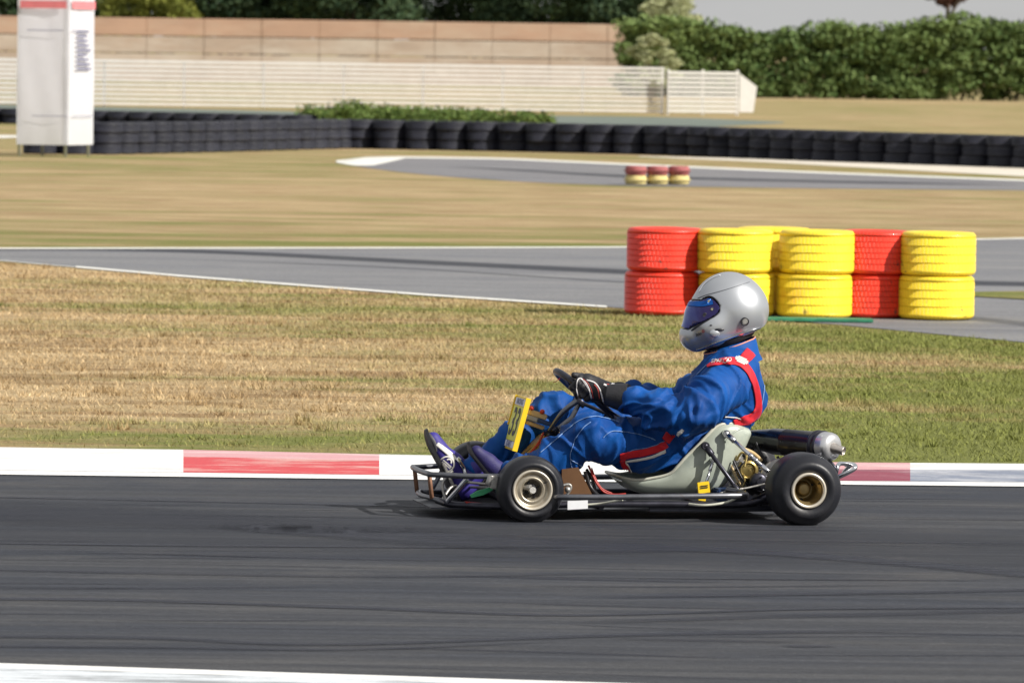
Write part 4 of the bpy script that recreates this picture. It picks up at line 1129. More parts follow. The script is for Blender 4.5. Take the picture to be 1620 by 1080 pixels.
# the panel's plane holds the line TL-BL; width runs across the kart, slightly turned to show its face
upv = (TL - BL); Hh = upv.length; upv.normalize()
wid = .22
turn = math.asin(min(.9, (19.0 / 411) / wid)) - R(YAW) 
wv = Matrix.Rotation(turn, 3, 'Z') @ Vector((0, -1, 0)); wv = (wv - upv * wv.dot(upv)).normalized()
fn_ = wv.cross(upv); fn_ = fn_ if fn_.x < 0 else -fn_
ct = (K(804, 667, .0) + Vector((0, 0, 0))) - P0
ctr = K(815.5, 668.5, 0) - P0
def PP(a, b_, c=0): return ctr + wv * a * wid / 2 + upv * b_ * Hh / 2 + fn_ * c
m = MB(); m.prism([PP(-1, -1), PP(1, -1), PP(1, 1), PP(-1, 1)], fn_ * -.012)
m.prism([PP(.93, -1, .0005), PP(1.02, -1, .0005), PP(1.02, 1, .0005), PP(.93, 1, .0005)], fn_ * .008); m.prism([PP(-1, -1, .0005), PP(-.9, -1, .0005), PP(-.9, 1, .0005), PP(-1, 1, .0005)], fn_ * .006)
m.build('plate_panel', M_yel, pt)
m = MB(); m.prism([PP(-.78, -.66, .004), PP(.82, -.66, .004), PP(.82, .62, .004), PP(-.78, .62, .004)], fn_ * -.003); m.build('number_field', M_yel2, pt)
m = MB(); m.prism([PP(-.78, .66, .004), PP(.82, .66, .004), PP(.82, .92, .004), PP(-.78, .92, .004)], fn_ * -.003); m.build('top_label', M_lbl, pt)
m = MB(); m.prism([PP(-.78, -.92, .004), PP(.82, -.92, .004), PP(.82, -.68, .004), PP(-.78, -.68, .004)], fn_ * -.003); m.build('bottom_label', M_lbl, pt)
def plate_text(txt, h, cx, cy, mt, nm, bold=.0, sx=1.0, sp=1.0):
    vs, fs = text_mesh(txt, h, .1, bold, sp); m = MB()
    s_ = -1 if (fn_.cross(upv)).dot(wv) > 0 else 1
    # reading direction seen from the front
    rd = upv.cross(fn_)
    m.add([ctr + rd * (cx * wid / 2 + v.x * sx) + upv * (cy * Hh / 2 + v.y) + fn_ * .0052 for v in vs], fs); m.build(nm, mt, pt)
plate_text('33', .155, 0, -.02, M_ink, 'race_number', .003, .85)
M_ink2 = mat('grey_blue_print', (.16, .17, .30), .5)
plate_text('RACING', .030, 0, .79, M_ink2, 'label_print', .0008); plate_text('KART', .034, 0, -.80, M_ink2, 'label_print', .0008)
# brackets behind the plate
m = MB(); r30 = Matrix.Rotation(R(18), 3, 'Y')
m.box(K(850, 656, -.01), (.072, .05, .026), r30, .005); m.build('tan_bracket', M_tan, kart)
m = MB(); m.box(K(846, 672, -.01), (.075, .045, .016), r30, .004); m.build('tan_bracket', M_tan, kart)
m = MB(); m.box(K(842, 662, -.02), (.07, .05, .018), r30, .004); m.build('grey_bracket', M_greyp, kart)
m = MB(); m.box(K(862, 668, -.03), (.07, .05, .018), r30, .004); m.build('dark_blue_bracket', M_blued, kart)
m = MB(); m.ball(K(858, 651, -.035), .010); m.ball(K(841, 645, -.03), .010); m.build('red_cap', M_redc, kart)
m = MB(); m.tube([K(860, 684, -.04), K(852, 700, -.04), K(838, 718, -.03)], .004, 8); m.build('red_hose', M_redc, kart)

# ================================================================== THE DRIVER
drv = empty('person', KO, R(YAW))
tag(drv, 'kart driver in blue race suit with red trim, silver helmet and black gloves', 'person')
def suit_material(name, dark, lite, sheen=.3):
    m, nt, b = nodes_of(name)
    v = coords(nt, (1, 1, 1)); n = nd(nt, 'ShaderNodeTexNoise', Scale=9, Detail=6); nt.links.new(v, n.inputs['Vector'])
    c = mixc(nt, ramp(nt, n.outputs[0], [(.35, 0), (.65, 1)]), dark, lite)
    nt.links.new(c, b.inputs['Base Color']); b.inputs['Roughness'].default_value = .62
    b.inputs['Specular IOR Level'].default_value = .22; b.inputs['Sheen Weight'].default_value = sheen; b.inputs['Sheen Roughness'].default_value = .5
    b.inputs['Sheen Tint'].default_value = (.2, .5, 1, 1)
    w = nd(nt, 'ShaderNodeTexNoise', Scale=420, Detail=2); nt.links.new(v, w.inputs['Vector'])
    n4 = nd(nt, 'ShaderNodeTexNoise', Scale=45, Detail=4, Distortion=1.0); nt.links.new(v, n4.inputs['Vector'])
    h = mth(nt, 'MULTIPLY_ADD', n4.outputs[0], 1.2, w.outputs[0])
    bp = nd(nt, 'ShaderNodeBump', Strength=.35, Distance=.003); nt.links.new(h, bp.inputs['Height']); nt.links.new(bp.outputs[0], b.inputs['Normal'])
    return m
M_suit = suit_material('blue_race_suit', (.001, .042, .20), (.001, .070, .30), .06)
M_trim = suit_material('red_trim_cloth', (.52, .012, .018), (.66, .02, .03), .1)
M_wtrim = suit_material('white_trim_cloth', (.62, .60, .56), (.74, .72, .68), .1)
M_stitch = suit_material('pale_blue_stitching', (.14, .26, .52), (.24, .36, .60), .0)

def V3(*a): return np.array(K(*a))
# prims: a, b, ra, rb, wrinkle strength, fold spacing
S = []
def cap(a, b, ra, rb, wr=.5): S.append((V3(*a), V3(*b), ra, rb, wr))
cap((1152, 610, -.09), (1148, 610, .09), .135, .135, .5)          # chest
cap((1166, 588, -.15), (1160, 588, .15), .085, .085, .35)         # shoulders
cap((1172, 628, -.06), (1168, 628, .06), .100, .100, .25)         # upper back
cap((1138, 650, -.065), (1134, 650, .065), .138, .138, .5)          # belly
cap((1098, 702, -.07), (1094, 702, .07), .118, .118, .3)          # pelvis
cap((1158, 580, .0), (1157, 558, .0), .085, .078, .1)             # neck
cap((1084, 712, -.09), (1005, 702, -.155), .098, .093, .35)        # near thigh
cap((1005, 702, -.155), (935, 690, -.24), .093, .083, .5)
cap((935, 690, -.24), (880, 722, -.205), .080, .066, 1.0)         # near shin
cap((905, 720, -.22), (880, 735, -.2), .055, .05, 1.0)            # hanging cloth under the knee
cap((880, 722, -.205), (806, 746, -.15), .066, .050, .9)
cap((1088, 708, .12), (960, 668, .15), .10, .085, .5)             # far thigh
cap((960, 668, .15), (884, 652, .14), .085, .080, .6)
cap((884, 652, .14), (815, 695, .13), .078, .070, .9)             # far shin
cap((815, 695, .13), (748, 742, .125), .070, .052, .9)
cap((1160, 598, -.19), (1128, 628, -.28), .088, .085, .9)         # near upper arm
cap((1128, 628, -.28), (1095, 654, -.33), .085, .082, 1.3)
cap((1095, 654, -.33), (1040, 648, -.29), .082, .075, 1.4)        # near forearm
cap((1040, 648, -.29), (1000, 632, -.235), .072, .050, .8)
cap((1150, 594, .17), (1105, 622, .27), .085, .08, .8)            # far arm
cap((1105, 622, .27), (1070, 645, .32), .08, .078, 1.0)
cap((1070, 645, .32), (1000, 625, .21), .075, .048, .8)
lo = np.min([np.minimum(s[0] - s[2], s[1] - s[3]) for s in S], 0) - .04
hi = np.max([np.maximum(s[0] + s[2], s[1] + s[3]) for s in S], 0) + .04
VX = .0062
Pg = grid(lo, hi, VX)
def body_d(P, keep=False):
    D = None
    for i, s in enumerate(S):
        d = d_caps(P, s[0], s[1], s[2], s[3])
        k = .045 if i < 7 else .030
        if i in (6, 11): k = .04
        D = d if D is None else smin(D, d, k)
    return D
# arms and legs must stay apart from the trunk where they only pass close by: groups joined hard
groups = [list(range(0, 6)), [6, 7, 8, 9, 10], [11, 12, 13, 14], [15, 16, 17, 18], [19, 20, 21]]
D = None
for g in groups:
    Dg = None
    for i in g:
        s = S[i]; d = d_caps(Pg, s[0], s[1], s[2], s[3]); Dg = d if Dg is None else smin(Dg, d, .035)
    D = Dg if D is None else smin(D, Dg, .016)
me = iso(D, lo, VX, 'body')
# folds in the cloth
nv = len(me.vertices); co = np.zeros(nv * 3, 'f'); me.vertices.foreach_get('co', co); co = co.reshape(-1, 3)
nr = np.zeros(nv * 3, 'f'); me.vertices.foreach_get('normal', nr); nr = nr.reshape(-1, 3)
ds = np.stack([d_caps(co, s[0], s[1], s[2], s[3]) for s in S], 1)
order = np.argsort(ds, 1)
wgt = np.exp(-np.maximum(ds, -.02) / .018); wgt /= wgt.sum(1)[:, None]
wr = wgt @ np.array([s[4] for s in S])
axs = np.stack([(s[1] - s[0]) / np.linalg.norm(s[1] - s[0]) for s in S])
joints = [V3(935, 690, -.24), V3(880, 722, -.2), V3(1095, 654, -.33), V3(1075, 690, -.16), V3(884, 652, .14), V3(1040, 648, -.29), V3(1120, 660, -.2)]
disp = np.zeros(nv)
for i in range(nv):
    p = co[i]; pv = Vector(p)
    warp = noise.noise_vector(pv * 6.5) * .045
    q = pv + warp
    tot = 0.0
    for kk in range(2):
        j = order[i, kk]; a = axs[j]
        wj = wgt[i, j]
        if wj < .1: continue
        av = Vector(a); u_ = q.dot(av); per = q - av * u_
        n1 = noise.noise(Vector((u_ * 11 + 7.1 * j, per.x * 4 + per.y * 3, per.z * 5)))
        n2 = noise.noise(Vector((u_ * 7 + 3.3 * j + per.z * 8, per.x * 5 + 5, per.z * 4 - per.y * 4)))
        n3 = noise.noise(Vector((u_ * 20 + 1.7 * j + per.z * 10, per.x * 6 + 2, per.z * 6 + per.y * 5)))
        v1 = math.exp(-(n1 / .11) ** 2); v2 = math.exp(-(n2 / .09) ** 2); v3 = math.exp(-(n3 / .14) ** 2)
        tot += wj * (-1.25 * v1 - 1.3 * v2 - .45 * v3 + .9 * abs(n1) + .8 * abs(n2))
    jn = .75
    for jt in joints:
        dd_ = float(np.linalg.norm(p - jt)); jn += .7 * math.exp(-(dd_ / .11) ** 2)
    disp[i] = (tot + .35) * (.35 + .65 * wr[i]) * jn * .0145 + noise.noise(pv * 7) * .008
disp = np.clip(disp, -.025, .015)
co2 = co + nr * disp[:, None]
me.vertices.foreach_set('co', co2.astype('f').ravel()); me.update()
body = link_mesh('body', me, M_suit, drv)
sm_ = body.modifiers.new('s', 'SMOOTH'); sm_.factor = .35; sm_.iterations = 1
# sanity: outward normals
cen = co.mean(0); print('body verts', nv, 'outward', float(np.mean(np.sum(nr * (co - cen), 1) > 0)))
BV = bvh_of(body)

# stand-up collar with contrasting edge
cb = K(1160, 562, 0); n_c = (K(1152, 540, 0) - cb).normalized()
m = MB()
cx_ = [K(1155, 572, 0), K(1155, 560, 0), K(1153, 549, 0)]
rings = []
for h, rx, ry in ((0, .122, .112), (.3, .112, .102), (.7, .106, .094), (.95, .103, .090), (1.0, .101, .088), (.98, .096, .083), (.6, .094, .080), (0.1, .09, .08)):
    ring = []
    for k in range(56):
        a = 2 * math.pi * k / 56
        base = K(1157, 578, 0).lerp(K(1154, 546, 0), h)
        q = base + Vector((math.cos(a) * rx, math.sin(a) * ry, math.cos(a) * rx * (.22 + .12 * h)))
        q += Vector((math.cos(a), math.sin(a), 0)) * .004 * noise.noise(Vector((math.cos(a) * 3, math.sin(a) * 3, h * 2)))
        ring.append(q)
    rings.append(ring)
vs = [v for r_ in rings for v in r_]
m.add(vs, [(i * 56 + k, i * 56 + (k + 1) % 56, (i + 1) * 56 + (k + 1) % 56, (i + 1) * 56 + k) for i in range(7) for k in range(56)], True)
col_ = m.build('collar', M_suit, drv)
m = MB(); m.tube(rings[4], .0028, 8, smooth=0, closed=True); m.build('collar_piping', mat('salmon_piping', (.65, .28, .2), .6), col_)
m = MB()
for (x, y) in ((1194, 544), (1197, 551), (1196, 557), (1199, 562)):
    h = K(x, y, -.01); m.ball(h, .0055)
m.build('collar_fastener', M_wtrim, drv)

# red bands, white edges, stitching on the suit
def cloth(nm, pts, w, mt, off=.003, across=6, seg=8):
    mm = band(BV, pts, w, off, seg, across)
    if mm.f:
        o = mm.build(nm, mt, drv, fix=False)
        md = o.modifiers.new('s', 'SOLIDIFY'); md.thickness = .003; md.offset = 0
        return o
cloth('red_shoulder_band', [(1119, 580), (1135, 574), (1155, 571.5), (1172, 575), (1184, 587), (1192, 603), (1197, 622), (1199, 640), (1195, 655), (1180, 664), (1160, 668)], [3, 9, 11, 12, 10, 9.5, 9.5, 10, 13, 15, 8], M_trim, .004, 8)
cloth('red_collar_band', [(1172, 574), (1180, 566), (1188, 557)], [13, 17, 18], M_trim, .0045)
cloth('red_chest_band', [(1086, 571), (1097, 563), (1108, 556)], [4, 5, 5], M_trim, .004)
cloth('white_band_edge', [(1146, 660), (1160, 659.5), (1172, 661)], [1.8, 1.8, 1.5], M_wtrim, .006, 2)
cloth('red_belt_patch', [(1052, 698), (1060, 688), (1068, 680)], [14, 15, 16], M_trim, .004)
cloth('white_belt_edge', [(1066, 698), (1073, 688), (1080, 679)], [4, 4, 4], M_wtrim, .005, 2)
cloth('red_thigh_stripe', [(981, 722), (1000, 718), (1020, 715), (1040, 709), (1054, 703)], [9, 11, 11, 11, 11], M_trim, .004)
cloth('white_thigh_stripe', [(990, 729), (1008, 726.5), (1030, 722), (1053, 713)], [2.6, 3.4, 3.6, 6], M_wtrim, .005, 3)
cloth('red_thigh_side', [(984, 726), (990, 738), (998, 752)], [9, 8, 8], M_trim, .0045)
cloth('white_seam_edge', [(991, 730), (997, 741), (1004, 752)], [1.6, 1.3, 1.0], M_wtrim, .0055, 2)
ST = [[(855, 716), (880, 695), (900, 678), (918, 665), (940, 659), (960, 662), (980, 668)], [(908, 748), (902, 725), (908, 700), (920, 680), (935, 668)], [(954, 692), (962, 685), (975, 682), (1000, 685), (1025, 691), (1036, 697)],
      [(1097, 598), (1108, 588), (1118, 578)], [(1196, 572), (1207, 588), (1208, 615), (1203, 645), (1196, 664)], [(985, 722), (1000, 711.5), (1025, 707.5), (1050, 698)], [(902, 725), (915, 734), (925, 737)]]
for s_ in ST:
    cloth('stitching', s_, [.75] * len(s_), M_stitch, .0028, 1, 10)
mm = decal_text(BV, 'SPARCO', 8.2, 1141.5, 572.0, 4, .25, .15, .0075, 1.0)
if mm.f: mm.build('suit_lettering', M_wtrim, drv, fix=False)
# striped oval emblem on the shoulder
mm = MB(); 
for k in range(5):
    yy = -4 + k * 2.0; hw = 10.5 * math.sqrt(max(0, 1 - (yy / 5.2) ** 2)); row_t = []; row_b = []
    ca_, sa_ = math.cos(R(-24)), math.sin(R(-24))
    n = 12; okk = True
    for j in range(n + 1):
        x = -hw + 2 * hw * j / n
        for (yy2, row) in ((yy - .72, row_t), (yy + .72, row_b)):
            X_ = x * ca_ - (-yy2) * sa_; Y_ = x * sa_ + (-yy2) * ca_
            h = on_surface(BV, 1172.5 + X_, 571.5 - Y_, .0078)
            if h is None: okk = False; h = Vector()
            row.append(h)
    if okk: mm.sheet(row_t, row_b)
if mm.f: mm.build('oval_emblem', M_wtrim, drv, fix=False)

# ---- helmet
hel = empty('helmet', K(1150, 490, 0), 0, drv); H0 = np.array(hel.location)
def HK(px, py, yl=0.0): return np.array(K(px, py, yl)) - H0
lo = np.array([-.21, -.17, -.21]); hi = np.array([.20, .17, .19]); VH = .0042
Pg = grid(lo, hi, VH)
rotY = lambda a: np.array(Matrix.Rotation(R(a), 3, 'Y'))
def helmet_d(P):
    d = d_ell(P, HK(1153, 487), (.147, .124, .142), rotY(-8))
    d = smin(d, d_ell(P, HK(1163, 497), (.132, .120, .118), rotY(-25)), .03)
    d = smin(d, d_ell(P, HK(1128, 497), (.112, .098, .075)), .03)
    j = d_caps(P * np.array([1, .92, 1]), HK(1122, 517) * np.array([1, .92, 1]) + np.array([0, -.028, 0]), HK(1108, 527), .088, .072)
    j = smin(j, d_caps(P, HK(1122, 517) + np.array([0, .03, 0]), HK(1108, 527), .088, .070), .02)
    j = smin(j, d_ell(P, HK(1095, 533), (.045, .055, .042)), .03)
    d = smin(d, j, .035)
    # lower edge plane
    a, b_ = HK(1208, 520, -.09), HK(1095, 561, .0)
    t = (b_ - a) / np.linalg.norm(b_ - a); nn_ = np.array([-t[2], 0, t[0]]);
    if nn_[2] > 0: nn_ = -nn_
    pl = (P - a) @ nn_
    k = .010
    d = -smin(-d, -pl, k)
    return d
D = helmet_d(Pg)
def poly_d(P, pts):            # signed distance in x-z to a polygon (inside negative)
    x, z = P[..., 0], P[..., 2]; n = len(pts); dmin = None; ins = np.zeros(x.shape, bool)
    for i in range(n):
        ax_, az = pts[i]; bx, bz = pts[(i + 1) % n]
        ex_, ez = bx - ax_, bz - az; wx, wz = x - ax_, z - az
        h = np.clip((wx * ex_ + wz * ez) / (ex_ * ex_ + ez * ez), 0, 1)
        dd_ = np.hypot(wx - h * ex_, wz - h * ez); dmin = dd_ if dmin is None else np.minimum(dmin, dd_)
        c = ((az > z) != (bz > z)) & (x < ex_ * (z - az) / (ez if abs(ez) > 1e-9 else 1e-9) + ax_); ins ^= c
    return np.where(ins, -dmin, dmin)
def hp(pts): return [(HK(x, y, -.09)[0], HK(x, y, -.09)[2]) for x, y in pts]
win = hp([(1060, 476), (1086, 476.5), (1112, 475), (1116, 471.5), (1123, 469.5), (1130, 473), (1137.5, 483), (1135.5, 494.5), (1124, 502.5), (1110, 510.5), (1093, 522.5), (1060, 516)])
DW = poly_d(Pg, win)
inner = D + .006
shell = np.maximum(D, -np.maximum(D + .012, -1)) * 0 + D
shell = -smin(-shell, DW + 0.0, .003) if False else np.maximum(D, -np.maximum(DW, -(D + .010)))
me = iso(shell, lo, VH, 'helmet_shell')
M_hel = mat('silver_helmet_paint', (.47, .49, .52), .30, .62, vary=.05, vscale=4, coat=.35, bump=.02, bscale=500)
hs = link_mesh('shell', me, M_hel, hel)
md = hs.modifiers.new('s', 'SMOOTH'); md.factor = .5; md.iterations = 3
win_out = hp([(1060, 477), (1086, 477.2), (1112, 475.8), (1116, 472.5), (1123, 470.5), (1129.5, 473.8), (1136.5, 483.3), (1134.5, 494), (1123.5, 502), (1109.5, 509.8), (1092, 521.3), (1060, 514)])
DV = np.maximum(np.maximum(D - .0015, -(D + .004)), poly_d(Pg, win_out))
me = iso(DV, lo, VH, 'visor')
m_v, nt, b = nodes_of('iridescent_visor')
lw = nt.nodes.new('ShaderNodeLayerWeight'); lw.inputs[0].default_value = .55
c = mixc(nt, ramp(nt, lw.outputs['Facing'], [(.15, 0), (.8, 1)]), (.022, .012, .12), (.02, .07, .34))
nt.links.new(c, b.inputs['Base Color']); b.inputs['Metallic'].default_value = .85; b.inputs['Roughness'].default_value = .12; b.inputs['Coat Weight'].default_value = 1
vo = link_mesh('visor', me, m_v, hel); md = vo.modifiers.new('s', 'SMOOTH'); md.factor = .5; md.iterations = 4
hel_bv = BVHTree.FromPolygons([tuple(Vector(v.co) + Vector(H0)) for v in hs.data.vertices], [tuple(p.vertices) for p in hs.data.polygons])
def hband(nm, pts, w, mt, off=.0022, across=3, parent=None):
    mm = band(hel_bv, pts, w, off, 10, across)
    if mm.f:
        mm.v = [tuple(Vector(v) - Vector(H0)) for v in mm.v]
        o = mm.build(nm, mt, hel, fix=False); md = o.modifiers.new('s', 'SOLIDIFY'); md.thickness = .002; md.offset = 0
        return o
vis_bv = BVHTree.FromPolygons([tuple(Vector(v.co) + Vector(H0)) for v in vo.data.vertices], [tuple(p.vertices) for p in vo.data.polygons])
M_vs = mat('blue_visor_strip', (.004, .10, .42), .2, .5, vary=.2)
mm = band(vis_bv, [(1085, 480.5), (1098, 480.8), (1110, 481), (1118, 480), (1128, 478.5)], [7, 7.5, 8, 8, 6], .003, 10, 4)
if mm.f:
    mm.v = [tuple(Vector(v) - Vector(H0)) for v in mm.v]; mm.build('visor_sun_strip', M_vs, hel, fix=False)
M_gask = mat('black_gasket', (.012, .012, .018), .45)
hband('visor_gasket', [(1087, 476), (1112, 474.5), (1116, 470.8), (1123, 468.8), (1130.6, 472.4), (1138.2, 483), (1136.2, 495), (1124.5, 503.2), (1110.5, 511.3), (1094, 523)], [1.6, 1.8, 1.8, 1.8, 2.0, 2.4, 2.6, 2.4, 2.4, 2.2], M_gask)
hband('top_seam', [(1104, 472), (1118, 466.5), (1140, 460.5), (1165, 453), (1186, 446)], [.7] * 5, mat('seam_grey', (.16, .17, .19), .5), .0012, 1)
hband('front_ridge', [(1106, 462), (1113, 450), (1126, 440), (1140, 435)], [1.2, 2.2, 2.2, 1.0], mat('pale_silver', (.62, .64, .68), .2, .6), .002, 2)
hband('edge_trim', [(1102, 553.5), (1118, 548), (1135, 541.5), (1155, 534), (1175, 527), (1192, 521.5), (1203, 518)], [2.2, 2.6, 2.8, 2.8, 2.8, 2.6, 2.2], M_chrome, .003, 3)
def hsurf(px, py, off=0): 
    h = on_surface(hel_bv, px, py, off); return (h or K(px, py, -.12)) - Vector(H0)
def hdisc(nm, px, py, r, th, mt, ring=None, bv=None):
    c = hsurf(px, py) if bv is None else ((on_surface(bv, px, py, 0) or K(px, py, -.12)) - Vector(H0)); n_ = Vector((0, -1, 0)); m = MB()
    m.cyl(c + Vector((0, .01, 0)), c + n_ * th, r, r * .85, n=28)
    if ring: m.torus(c + n_ * th * .6, n_, r * 1.05, r * .22, 30, 8, 1)
    return m.build(nm, [mt, ring] if ring else mt, hel)
hdisc('post_knob', 1178, 508.5, .0135, .008, M_alu, M_gask)
hdisc('visor_pivot', 1121.5, 476.5, .0085, .005, M_chrome, M_vs, vis_bv); hdisc('visor_screw', 1126, 489, .0060, .005, M_chrome, M_gask, vis_bv)
hdisc('visor_latch', 1115, 498, .007, .003, M_gask, M_gask, vis_bv)
m = MB(); c = hsurf(1131, 527); m.ball(c + Vector((0, .004, .0)), (.022, .010, .018)); m.build('cheek_vent', M_hel, hel)
m = MB(); c = hsurf(1134, 523); m.ball(c + Vector((.01, .0, .004)), (.020, .0055, .006)); m.build('vent_slot', M_gask, hel)
m = MB(); c = hsurf(1125, 514.5); m.ball(c, (.006, .003, .003)); m.build('vent_slot', M_gask, hel)
for (t_, sz, x, y, mt_) in (('Stilo', 6.0, 1105.5, 528.5, M_ink), ('G', 6.5, 1112.5, 524.0, M_redc)):
    mm = decal_text(hel_bv, t_, sz, x, y, 22, .2, .12, .003, .9)
    if mm.f:
        mm.v = [tuple(Vector(v) - Vector(H0)) for v in mm.v]; mm.build('helmet_lettering', mt_, hel, fix=False)
# dark padding under the helmet
a, b_ = K(1196, 522, 0) - Vector(H0), K(1108, 552, 0) - Vector(H0)
m = MB(); mid = (a + b_) / 2; rx = (a - b_).length / 2
rg = []
for h, sc in ((0, 1.0), (.008, .95), (.018, .86), (.024, .76), (.018, .66)):
    ring = []
    for k in range(48):
        an_ = 2 * math.pi * k / 48
        q = mid + (a - b_).normalized() * math.cos(an_) * rx * sc + Vector((0, 1, 0)) * math.sin(an_) * .100 * sc
        dn = (a - b_).normalized().cross(Vector((0, 1, 0))); dn = dn if dn.z < 0 else -dn
        ring.append(q + dn * (h - .008))
    rg.append(ring)
m.add([v for r_ in rg for v in r_], [(i * 48 + k, i * 48 + (k + 1) % 48, (i + 1) * 48 + (k + 1) % 48, (i + 1) * 48 + k) for i in range(4) for k in range(48)], True)
m.add(rg[-1], [tuple(range(48))], False)
m.build('neck_padding', mat('black_padding', (.012, .012, .014), .8), hel)
m = MB(); m.box(K(1137, 557, -.06) - Vector(H0), (.03, .015, .025), None, .004); m.build('chin_strap', M_gask, hel)

# ---- gloves
M_glove = mat('black_glove_leather', (.013, .013, .017), .6, vary=.4, vscale=30, bump=.35, bscale=120)
def glove(cw_a, gx, side):
    """hand closed round the wheel rim; side -1 near, +1 far"""
    g = []
    wy = side * .22
    wrist = V3(980, 628, side * .205) if side < 0 else V3(980, 621, .195)
    rimc = np.array(cw + S0)                                # wheel centre
    # point of the rim the hand holds
    ang = R(-72) if side < 0 else R(-108)
    uu, vv = np.array(u), np.array(v_)
    def rimp(a_deg): a = R(a_deg); return rimc + (uu * math.cos(a) + vv * math.sin(a) * 1) * Rw
    base = -90 if side < 0 else 90
    hold = rimp(base + (-20 if side < 0 else -34))           # a little above the three o'clock
    ndr = np.array(nrm if nrm.x > 0 else -nrm)              # towards the driver
    palm_c = hold + ndr * .026 + uu * .012 + np.array([0, side * .008, 0])
    prims = [(wrist, palm_c + uu * .02 + ndr * .01, .044, .040), (palm_c + uu * .036 + ndr * .004, palm_c - uu * .020, .034, .031), (palm_c + ndr * .012 + uu * .03, palm_c - uu * .02 + ndr * .010, .030, .027)]
    outv = np.array([0, side * 1.0, 0])
    fing = []
    for k in range(4):                                     # index at the top of the rim, little finger lowest
        s_ = -.040 + k * .0245; ln = [.96, 1.05, 1.0, .84][k]; rd = [.0125, .013, .0125, .0112][k]
        c0 = hold - uu * (-s_) if False else hold + uu * s_
        kn = c0 + ndr * .026 + outv * .016                 # knuckle
        p1 = c0 + outv * (.030 * ln) + ndr * .004          # first joint, outside of the rim
        p2 = c0 + outv * (.020 * ln) - ndr * (.024 * ln)   # second joint, in front of it
        p3 = c0 - outv * (.006) - ndr * (.026 * ln)        # tip curls in behind
        fing.append([kn, p1, p2, p3, rd])
    th0 = palm_c - uu * .012 + ndr * .010 - outv * .02
    thumb = [th0, th0 - uu * .030 - outv * .014 + ndr * .0, hold - uu * .062 - outv * .004 + ndr * .020, .0145]
    allp = []
    for f in fing: allp += [(f[0], f[1], f[4] * 1.08, f[4]), (f[1], f[2], f[4], f[4] * .95), (f[2], f[3], f[4] * .95, f[4] * .85)]
    tp = [(thumb[0], thumb[1], .017, .0145), (thumb[1], thumb[2], .0145, .012)]
    lo_ = np.min([np.minimum(a_, b__) for a_, b__, _, _ in prims + allp + tp], 0) - .06; hi_ = np.max([np.maximum(a_, b__) for a_, b__, _, _ in prims + allp + tp], 0) + .06
    vx = .0033; Pq = grid(lo_, hi_, vx); Dq = None
    for pr in prims: d = d_caps(Pq, *pr); Dq = d if Dq is None else smin(Dq, d, .02)
    for i in range(4):
        Df = None
        for pr in allp[i * 3:i * 3 + 3]: d = d_caps(Pq, *pr); Df = d if Df is None else smin(Df, d, .005)
        Dq = smin(Dq, Df, .0035)
    Dt = None
    for pr in tp: d = d_caps(Pq, *pr); Dt = d if Dt is None else smin(Dt, d, .006)
    Dq = smin(Dq, Dt, .006)
    me = iso(Dq, lo_, vx, 'glove'); o = link_mesh('glove', me, M_glove, drv)
    md = o.modifiers.new('s', 'SMOOTH'); md.factor = .4; md.iterations = 2
    return o, fing, wrist, palm_c
gn, fing, wrist_n, palm_n = glove(0, 0, -1)
gf, *_r = glove(0, 0, 1)
GB = bvh_of(gn)
def gband(nm, pts, w, mt, off=.0016, across=2):
    mm = band(GB, pts, w, off, 8, across)
    if mm.f:
        o = mm.build(nm, mt, gn, fix=False); md = o.modifiers.new('s', 'SOLIDIFY'); md.thickness = .0015; md.offset = 0
M_gw = mat('white_glove_piping', (.66, .64, .64), .5); M_gr = mat('red_glove_piping', (.42, .05, .04), .5)
gband('white_piping', [(914, 626), (912, 612), (914, 601), (919, 599), (926, 608), (932, 618), (936, 633)], [1.4] * 7, M_gw)
gband('white_piping', [(919, 599), (926, 605), (932, 616), (937, 633)], [2.4] * 4, M_gw)
gband('red_piping', [(922, 599), (930, 606), (936, 618), (939, 630)], [1.2] * 4, M_gr)
gband('white_piping', [(928, 601), (940, 605), (948, 614), (952, 624), (955, 635)], [2.0] * 5, M_gw)
gband('red_piping', [(940, 608), (946, 616), (949, 630)], [1.6] * 3, M_gr)
gband('white_piping', [(955, 608), (966, 613), (979, 620)], [3.0] * 3, M_gw)
gband('red_piping', [(960, 607.5), (970, 611), (980, 616)], [1.2] * 3, M_gr)
gband('white_piping', [(966, 612), (969, 608), (973, 605)], [4.0] * 3, M_gw)
# gauntlet cuffs of the gloves
for side, wn2, go in ((-1, V3(958, 624, -.20), gn), (1, V3(958, 620, .19), gf)):
    m = MB(); e = V3(989, 629, side * .215)
    a_ = Vector(wn2); d_ = (Vector(e) - a_); Ld = d_.length
    m.lathe([(0, .040), (Ld * .3, .046), (Ld * .75, .054), (Ld * .98, .057), (Ld, .0575), (Ld * .99, .054), (Ld * .5, .046)], a_, d_, 32)
    m.build('cuff', M_glove, go)

